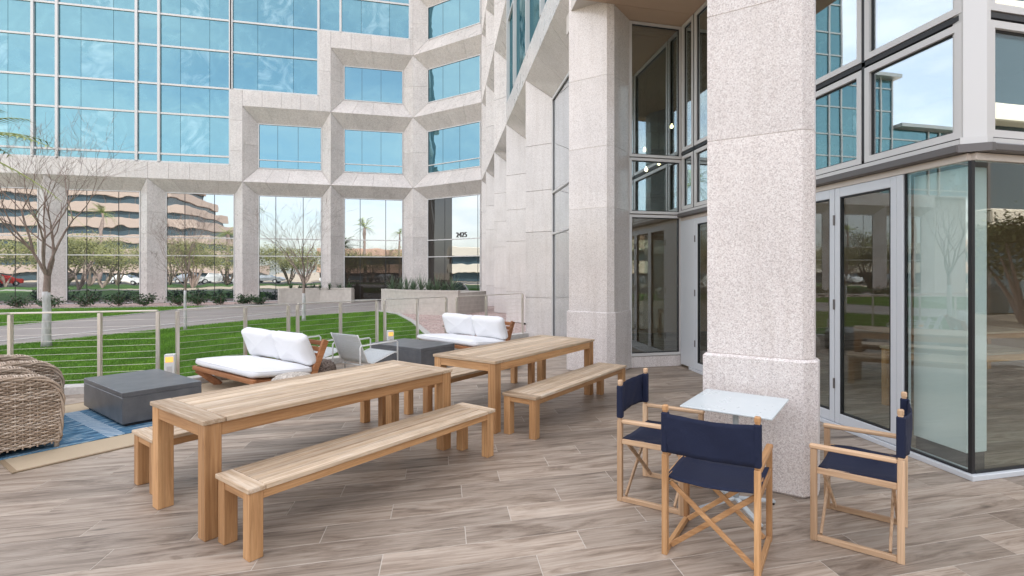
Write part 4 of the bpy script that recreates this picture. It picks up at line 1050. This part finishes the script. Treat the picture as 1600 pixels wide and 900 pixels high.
for a, b in zip(posts, posts[1:]):
    if math.dist(a, b) < .3: continue
    m = MB(); m.beam((a[0], a[1], 1.13), (b[0], b[1], 1.13), .045, .022, .004); m.build('top_rail', M['steel'], fence)
    for k in range(10):
        z = .18 + k*.092; m = MB(); m.tube([(a[0], a[1], z), (b[0], b[1], z)], .002, 5, cap=False); m.build('cable', M['steel'], fence)
# return towards the camera at the left end
m = MB(); m.beam((-5.68, 8.52, 1.13), (-8.5, 6.3, 1.13), .045, .022, .004); m.build('top_rail', M['steel'], fence)
for k in range(10):
    z = .18 + k*.092; m = MB(); m.tube([(-5.68, 8.52, z), (-8.5, 6.3, z)], .002, 5, cap=False); m.build('cable', M['steel'], fence)

def bollard(label, loc, rz, h=.46):
    t = thing('light_bollard', label, 'bollard light', (*loc, .02), rz, 'small path lights along the fence')
    m = MB(); m.cbox(-.06, -.05, 0, .06, .05, h, .006); m.build('housing', M['white_metal'], t)
    m = MB(); m.cbox(-.045, -.056, h-.11, .045, -.0505, h-.035, .002); m.build('amber_lens', M['amber_lit'], t)
    m = MB(); m.box(-.03, -.054, h-.26, .03, -.0502, h-.17); m.build('socket_cover', M['alu'], t)
bollard('white path light with amber lens by the fence, beside the charcoal block table', (-3.76, 8.42), R(12), .50)
bollard('white path light with amber lens by the fence, just behind the wire mesh chairs', (-2.42, 9.60), R(25), .52)
bollard('white path light with amber lens by the fence, behind the farther charcoal block table', (-1.0, 10.80), R(20), .50)

# ================================================================ PLANTERS, SHRUBS, TREES
def curved_planter(label, pts, h, t_=.25):
    P = [Vector((x, y, 0)) for x, y in pts]; m = MB(); l = []; r = []
    for i, p in enumerate(P):
        d = (P[min(i+1, len(P)-1)] - P[max(i-1, 0)]).normalized(); n = Vector((-d.y, d.x, 0)); l.append(p + n*t_); r.append(p)
    for i in range(len(P)-1): m.prism([(r[i].x, r[i].y), (r[i+1].x, r[i+1].y), (l[i+1].x, l[i+1].y), (l[i].x, l[i].y)], -.05, h-.08)
    o = m.build('planter', M['planter']); tag(o, label, 'planter', 'curved rendered planters at the entrance')
    m = MB()
    for i in range(len(P)-1):
        d0 = Vector((0, 0, 0)); m.prism([(r[i].x, r[i].y-.02), (r[i+1].x, r[i+1].y-.02), (l[i+1].x, l[i+1].y+.02), (l[i].x, l[i].y+.02)], h-.08, h)
    m.build('coping', M['planter'], o); return o
def arc(p0, p1, bow, n=12):
    a, b = Vector((*p0, 0)), Vector((*p1, 0)); d = b-a; nn = Vector((d.y, -d.x, 0)).normalized()
    return [tuple((a + d*t + nn*bow*4*t*(1-t)).to_2d()) for t in [i/n for i in range(n+1)]]
pl1 = curved_planter('long low curved planter left of the dark entrance, below the third window', arc((-8.5, 30.4), (-4.9, 30.6), -.5), .80)
pl2 = curved_planter('curved planter nearer the granite wall, filled with spiky plants', arc((-2.55, 23.5), (.62, 20.4), .45), .96)
m = MB(); m.prism([(-2.5, 23.6), (.62, 20.6), (1.9, 22.5), (-.6, 25)], -.04, .86); m.build('soil', M['planter'], pl2)
m = MB(); m.prism([(-8.4, 30.5), (-6.6, 31), (-4.9, 30.7), (-4.9, 31.7), (-8.4, 31.7)], -.04, .70); m.build('soil', M['planter'], pl1)
def blades_plant(name, label, cat, loc, n, L_, w, mat, spread=1.0, seed=0, group=None, droop=.3):
    r = random.Random(seed); m = MB()
    for i in range(n):
        a = r.uniform(0, 6.283); el = r.uniform(.35, 1.45)*1.0; l = L_*r.uniform(.6, 1.1); d = Vector((math.cos(a)*math.cos(el)*spread, math.sin(a)*math.cos(el)*spread, math.sin(el))).normalized()
        sd_ = Vector((-math.sin(a), math.cos(a), 0)); p = Vector((0, 0, 0)); vs = []
        for k in range(4):
            f = k/3; q = d*l*f + Vector((0, 0, -droop*l*f*f*math.cos(el))); ww = w*(1-f**1.5)*.5 + .001
            vs += [q - sd_*ww, q + sd_*ww]
        m.add(vs, [(0, 1, 3, 2), (2, 3, 5, 4), (4, 5, 7, 6)])
    o = m.build(name, mat); o.location = loc; tag(o, label, cat, group); return o
rr = random.Random(11)
for i in range(9):
    t_ = (i+.5)/9; x = -2.3 + 2.9*t_; y = 23.9 - 3.0*t_ + rr.uniform(0, .9)
    blades_plant('spiky_plant', 'grey green spiky plant growing in the curved planter by the granite wall', 'plant', (x, y, .84), 70, rr.uniform(.55, .95), .035, M['leaf_agave'], seed=i, group='spiky plants in the nearer planter')
for i in range(7):
    blades_plant('spiky_plant', 'low dark spiky plant growing in the long planter left of the entrance', 'plant', (-8.1 + i*.5, 31.1 + rr.uniform(-.1, .2), .68), 55, rr.uniform(.4, .6), .035, M['leaf_dark'], seed=30+i, group='low plants in the longer planter')
def shrub(label, loc, w, h, seed, group='dark green shrubs along the foot of the far wing'):
    r = random.Random(seed); t = thing('shrub', label, 'shrub', loc, 0, group); m = MB(); stem = MB()
    for k in range(16):
        a = r.uniform(0, 6.28); rad = w*.5*math.sqrt(r.random()); hh = h*r.uniform(.6, 1.0)*(1 - .45*(rad/(w*.5))**2)
        tip = Vector((math.cos(a)*rad, math.sin(a)*rad, hh)); stem.tube([(0, 0, 0), tip*.5 + Vector((0, 0, .05)), tip], [.012, .008, .003], 4, cap=False)
        for j in range(34):
            f = r.uniform(.25, 1.0); p = tip*f + Vector((r.gauss(0, .07), r.gauss(0, .07), r.gauss(0, .05)))
            d = Vector((r.gauss(0, 1), r.gauss(0, 1), r.gauss(.3, .6))).normalized(); s_ = d.cross(Vector((r.gauss(0, 1), r.gauss(0, 1), 1))).normalized(); l = r.uniform(.07, .14); ww = l*.26
            m.add([p, p + d*l*.5 + s_*ww, p + d*l, p + d*l*.5 - s_*ww], [(0, 1, 2, 3)])
    m.build('foliage', M['leaf_dark'], t); stem.build('stem', M['bark'], t)
sx_ = [-22.4, -21.2, -19.6, -18.2, -16.9, -15.5, -14.4, -13.0, -12.1, -11.1, -10.2, -9.4]
where = ['leftmost of the row', 'second from the left', 'just left of the big white trunk', 'just right of the big white trunk', 'under the first striped reflection', 'before the first full pier', 'right of the first full pier', 'left of the thin second tree', 'right of the thin second tree', 'third from the planter', 'second from the planter', 'touching the end of the long planter']
for i, x in enumerate(sx_):
    shrub('dark green shrub by the far wing, ' + where[i], (x, 29.6 + rr.uniform(-.2, .2) + (x+22)*.04, 0), rr.uniform(1.05, 1.35), rr.uniform(.6, .85), 50+i)
shrub('small green shrub on the pink gravel behind the farther white sofa', (.35, 15.6, 0), .5, .45, 99, None)

def bare_tree(label, loc, h_trunk, r0, h, seed, spreadf=1.0, lean=.0, white_to=None):
    r = random.Random(seed); t = thing('bare_tree', label, 'tree', (*loc, 0), 0, 'leafless young trees on the lawn')
    wt = white_to or h_trunk
    tr = MB(); pts = []; rad = []
    for k in range(9): f = k/8; pts.append((lean*f + .006*math.sin(k*.9+seed), .006*math.cos(k*1.1), wt*f)); rad.append(r0*(1.08 if k == 0 else .95-.22*f))
    tr.tube(pts, rad, 14); tr.build('trunk', M['bark_white'], t, smooth=True)
    br = MB()
    def grow(p, d, l, r_, dep):
        n = 5; pts = [p]; rad = [r_]; q = Vector(p); dd = Vector(d)
        for k in range(n):
            dd = (dd + Vector((r.gauss(0, .10), r.gauss(0, .10), r.gauss(.05, .06)))).normalized(); q = q + dd*l/n; pts.append(q.copy()); rad.append(r_*(1 - .55*(k+1)/n))
        br.tube(pts, [q_*(1 if dep < 2 else .75) for q_ in rad], 6 if dep < 2 else 4, cap=False)
        if dep >= 4: return
        m_ = r.choice((2, 3, 3)) if dep < 3 else 2
        for k in range(m_ + (1 if dep < 2 else 0)):
            i = n if k < 2 else r.randint(2, n-1); base = pts[i]; rb = rad[i]*.85
            ax = Vector((r.gauss(0, 1), r.gauss(0, 1), r.gauss(0, .3))).normalized(); nd = (dd + ax*r.uniform(.45, .85)).normalized()
            nd.z = max(nd.z, .02); grow(base, nd, l*r.uniform(.55, .8), max(rb, .0035), dep+1)
    top = Vector((lean, 0, wt)); grow0 = top - Vector((0, 0, .02))
    br.tube([grow0, top + Vector((.01, .01, h_trunk-wt+.01))], [r0*.72, r0*.62], 12, cap=False)
    fork = top + Vector((.01, .01, h_trunk-wt))
    L0 = (h-h_trunk)*.42
    nb = 5
    for k in range(nb):
        a = 6.283*k/nb + r.uniform(-.3, .3); el = r.uniform(.75, 1.25) if k else 1.45
        d = Vector((math.cos(a)*math.cos(el)*spreadf, math.sin(a)*math.cos(el)*spreadf, math.sin(el))).normalized()
        grow(fork - Vector((0, 0, r.uniform(0, .3)*min(1, h_trunk-wt+.2))), d, L0*r.uniform(.85, 1.15), r0*.36, 0)
    br.build('branches', M['bark'], t, smooth=True); return t
bare_tree('largest leafless tree with whitewashed trunk on the lawn, at the left', (-8.70, 14.05), 1.6, .092, 5.0, 4, .85, white_to=1.25)
bare_tree('slender leafless tree between the first and second full piers of the far wing', (-7.30, 17.2), 1.35, .045, 3.7, 12, 1.15, white_to=1.15)
bare_tree('leafless tree in front of the window left of the long planter', (-4.65, 19.4), 1.45, .065, 4.3, 21, 1.1, white_to=.95)

# ---- palms, desert trees, buildings and cars around the court (mostly met as reflections)
def palm(label, loc, h, seed, fl=2.6, nf=34, lean=0):
    r = random.Random(seed); t = thing('palm_tree', label, 'palm tree', (*loc, 0), 0, 'palm trees round the court')
    m = MB(); pts = [(lean*(k/8)**2 + .05*math.sin(k), .05*math.cos(k*1.3), h*k/8) for k in range(9)]; m.tube(pts, [.26 - .09*k/8 for k in range(9)], 12); m.build('trunk', M['bark'], t, smooth=True)
    c = Vector(pts[-1]); m = MB()
    for i in range(nf):
        a = r.uniform(0, 6.283); el = r.uniform(-.5, 1.3); l = fl*r.uniform(.8, 1.1); prev = c.copy(); d = Vector((math.cos(a)*math.cos(el), math.sin(a)*math.cos(el), math.sin(el))); sd_ = Vector((-math.sin(a), math.cos(a), 0)); sp = []
        for k in range(9):
            f = k/8; sp.append(c + d*l*f + Vector((0, 0, -.42*l*f*f)))
        m.tube(sp, [.022-.018*k/8 for k in range(9)], 4, cap=False)
        for k in range(2, 9):
            for q in (0, .5):
                b = sp[k-1].lerp(sp[k], q)
                for s in (-1, 1):
                    ld = (sd_*s + (sp[k]-sp[k-1]).normalized()*.8 + Vector((0, 0, -.25))).normalized(); ll = l*.22*(1-abs(k/8-.5)); wv = (sp[k]-sp[k-1]).normalized()*.022
                    m.add([b - wv, b + wv, b + ld*ll], [(0, 1, 2)])
    m.build('crown', M['leaf_palm'], t)
palm('palm tree at the left edge with only its frond tips in view', (-9.35, 12.3), 4.15, 3, 1.95, 34)
for i, (x, y, h) in enumerate([(-12, -22, 9), (-30, -18, 7), (-24, -9, 10), (-38, 2, 8), (-52, -30, 11), (-8, -40, 9), (-44, 18, 9), (-70, -20, 10)]):
    palm('tall palm tree behind the camera across the forecourt', (x, y), h, 60+i, 2.4, 26)
def leafy_tree(label, loc, h, w, seed, mat='leaf_yellow', n=3600):
    r = random.Random(seed); t = thing('desert_tree', label, 'tree', (*loc, 0), 0, 'leafy desert trees round the court')
    m = MB(); br = []
    for k in range(6):
        a = r.uniform(0, 6.28); tip = Vector((math.cos(a)*w*.3, math.sin(a)*w*.3, h*r.uniform(.55, .8))); m.tube([(0, 0, 0), tip*.4 + Vector((.1, 0, 0)), tip], [.13, .08, .03], 7, cap=False); br.append(tip)
    m.build('trunk', M['bark'], t, smooth=True)
    cl = [Vector((r.gauss(0, .28)*w, r.gauss(0, .28)*w, h*r.uniform(.45, .95))) for _ in range(26)]; m = MB()
    for i in range(n):
        c = r.choice(cl); p = c + Vector((r.gauss(0, .10)*w, r.gauss(0, .10)*w, r.gauss(0, .07)*h)); d = Vector((r.gauss(0, 1), r.gauss(0, 1), r.gauss(0, .7))).normalized(); s_ = d.cross(Vector((r.random(), r.random(), 1))).normalized(); l = r.uniform(.12, .26)
        m.add([p, p + d*l*.5 + s_*l*.25, p + d*l, p + d*l*.5 - s_*l*.25], [(0, 1, 2, 3)])
    m.build('crown', M[mat], t)
for i, (x, y, h, w) in enumerate([(-30, -8, 5.5, 5), (-21, -14, 5, 5), (-40, -6, 6, 6), (-14, -17, 5.5, 5), (-48, -14, 6, 6), (-27, 0, 5, 4.5), (-33, 8, 5, 4.5), (-34, 22, 5.5, 5), (-5, -24, 5.5, 5.5), (3, -20, 5, 5), (-56, 2, 6, 6), (-38, -20, 6, 6), (-25, -11, 5.5, 5), (-35, -13, 5.5, 5.5), (-18, -10, 5, 5), (-44, -9, 6, 6), (-52, -19, 6.5, 7), (-60, -12, 6.5, 7), (19, -6.5, 3.6, 3.4), (23, -6, 4, 4), (28, -5, 4, 4), (13, -22, 5.5, 6), (32, -8, 6, 6), (-29, -15, 5, 6), (-42, -15, 5.5, 6), (-22, -18, 5, 6), (-11, -21, 5, 6), (-56, -8, 6, 7), (-66, -16, 6, 7), (-46, -3, 5, 6), (-36, -1, 5, 5), (1, -25, 5, 6)]):
    leafy_tree('yellow green desert tree across the forecourt, met only as a reflection', (x, y), h, w, 80+i)
sheet('forecourt_lawn', [(-30, -1), (-12, -12), (26, -12), (26, -21), (-60, -21), (-60, 8), (-34, 8)], -.045, M['lawn'])
sheet('road', [(-70, -38), (60, -38), (60, -22), (-70, -22)], -.04, M['asphalt'])
sheet('side_road', [(-62, -22), (-46, -22), (-46, 60), (-62, 60)], -.044, M['asphalt'])
def strip_building(label, x0, x1, y0, y1, floors, mat, gm, step=0, fh=3.2, band=1.7, group=None):
    t = thing('office_block', label, 'building', ((x0+x1)/2, (y0+y1)/2, 0), 0, group); cx, cy = (x0+x1)/2, (y0+y1)/2
    for k in range(floors):
        a1 = x1 - step*k - cx; a0 = x0 - cx; b0, b1 = y0-cy, y1-cy; z = k*fh
        m = MB(); m.box(a0+.6, b0+.6, z, a1-.6, b1-.6, z+fh-band); w = m.build('window_band', gm, t)
        m = MB(); m.cbox(a0, b0, z+fh-band, a1, b1, z+fh, .05); m.build('parapet', mat, t)
        m = MB(); n = int((a1-a0)/3)
        for i in range(n+1): m.box(a0+.55+i*(a1-a0-1.2)/n, b0+.55, z, a0+.7+i*(a1-a0-1.2)/n, b0+.62, z+fh-band); m.box(a0+.55+i*(a1-a0-1.2)/n, b1-.62, z, a0+.7+i*(a1-a0-1.2)/n, b1-.55, z+fh-band)
        m.build('window_bar', M['dark_alu'], w)
pink = Mat('pink tan concrete', (.42, .335, .285), .8).m; salmon = Mat('salmon stucco', (.50, .33, .25), .85).m; cream = Mat('cream stucco', (.72, .66, .56), .85).m; darkgl = Mat('dark window band', (.05, .08, .10), .15).m
strip_building('stepped pink office block with dark window bands across the road', -92, -44, -84, -60, 7, pink, darkgl, 2.4)
strip_building('long cream low building across the side road', -92, -66, -30, 30, 2, cream, darkgl, 0)
strip_building('salmon low building beyond the side road', -84, -66, 34, 60, 2, salmon, darkgl, 0)
strip_building('salmon shop building across the road on the right', -24, 6, -62, -44, 2, salmon, darkgl, 0)
strip_building('pale office block far across the road', 20, 60, -80, -50, 4, cream, darkgl, 0)
strip_building('dark glazed office block standing right of the forecourt, behind the camera', 21, 50, -34, -9, 4, cream, darkgl, 0, fh=4.2, band=.7)
def car(label, loc, rz, paint, tall=0):
    t = thing('parked_car', label, 'car', (*loc, -.04), rz, 'cars parked along the road')
    side = [(-2.2, .35), (-2.25, .75), (-2.1, .92), (-1.5, .98), (-.95, 1.40+tall), (.55, 1.42+tall), (1.15, 1.0), (2.0, .88), (2.25, .66), (2.25, .35)]
    n = len(side); m = MB()
    ws = [.86, .88, .88, .86, .66, .66, .84, .86, .84, .84]
    vs = [(x, w, z) for (x, z), w in zip(side, ws)] + [(x, -w, z) for (x, z), w in zip(side, ws)]
    m.add(vs, [tuple(range(n))[::-1], tuple(range(n, 2*n))] + [(i, (i+1) % n, n+(i+1) % n, n+i) for i in range(n)]); m.build('body', paint, t)
    m = MB()
    for s in (-1, 1): m.add([(-1.3, s*.80, 1.03), (.95, s*.80, 1.03), (.5, s*.685, 1.34+tall), (-.85, s*.685, 1.34+tall)], [(0, 1, 2, 3)])
    m.add([(1.13, -.78, 1.03), (1.13, .78, 1.03), (.60, .62, 1.40+tall), (.60, -.62, 1.40+tall)], [(0, 1, 2, 3)]); m.build('window', darkgl, t)
    for x in (-1.4, 1.4):
        for s in (-1, 1):
            m = MB(); m.tube([(x, s*.70, .33), (x, s*.91, .33)], .33, 20); w = m.build('wheel', M['dark'], t); m = MB(); m.tube([(x, s*.90, .33), (x, s*.925, .33)], .19, 14); m.build('rim', M['alu'], w)
red = Mat('red car paint', (.55, .03, .02), .25).m; wht = Mat('white car paint', (.8, .8, .8), .25).m; slv = Mat('silver car paint', (.45, .47, .5), .25, .5).m
for i, (x, y, a, p, l) in enumerate([(-34, -25, 0, wht, 'white'), (-27, -25.5, 0, slv, 'silver'), (-40, -31, 0, slv, 'silver'), (-18, -30, 0, wht, 'white'), (-50, 2, 90, wht, 'white'), (-50, 9, 90, slv, 'silver'), (-50.5, 16, 90, wht, 'white'), (-9, -26, 0, slv, 'silver'), (-50, -8, 90, red, 'red'), (2, -26, 0, wht, 'white'), (13, -7, 20, slv, 'silver'), (-46, -25, 0, wht, 'white')]):
    car(l + ' car parked beside the road beyond the forecourt', (x, y), R(a), p, .25 if i % 3 == 0 else 0)

# ---- things inside the storefront
t = thing('display_column', 'white panelled column on a dark base just inside the corner glass', 'column', (4.40, 3.50, 0))
m = MB(); m.cbox(-.10, -.12, .16, .12, .38, 2.58, .004); m.build('shaft', Mat('white panel', (.78, .80, .80), .6).m, t)
m = MB(); m.cbox(-.09, -.11, 0, .11, .37, .158, .004); m.build('base', M['dark_alu'], t)
m = MB(); m.tube([(0, 0, 0), (6.5, 0, 0)], .20, 16); d = m.build('ventilation_duct', M['alu'], smooth=True); d.location = (3.6, 11.6, 4.9); tag(d, 'round metal ventilation duct crossing the dark interior behind the tall windows', 'duct')
for i, (x, y, z) in enumerate([(4.3, 10.4, 4.35), (4.0, 9.6, 3.75), (4.9, 11.0, 4.2), (4.7, 9.9, 4.75)]):
    t = thing('pendant_lamp', 'small lit pendant bulb hanging inside behind the tall windows', 'lamp', (x, y, z), 0, 'pendant bulbs inside the restaurant')
    m = MB(); m.lathe([(.004, -.045), (.03, -.028), (.037, 0), (.026, .03), (.010, .06)], 14); m.build('bulb', M['bulb'], t, smooth=True)
    m = MB(); m.tube([(0, 0, .06), (0, 0, 5.95-z)], .006, 6); m.build('cord', M['dark'], t)
table('inner_table', 1.5, .8, .75, .08, .08, 5, (6.2, 5.0), R(0), 'wooden table standing inside behind the folding glass doors', 'table', None)
table('inner_table', 1.5, .8, .75, .08, .08, 5, (8.6, 6.6), R(0), 'second wooden table deeper inside the restaurant', 'table', None)
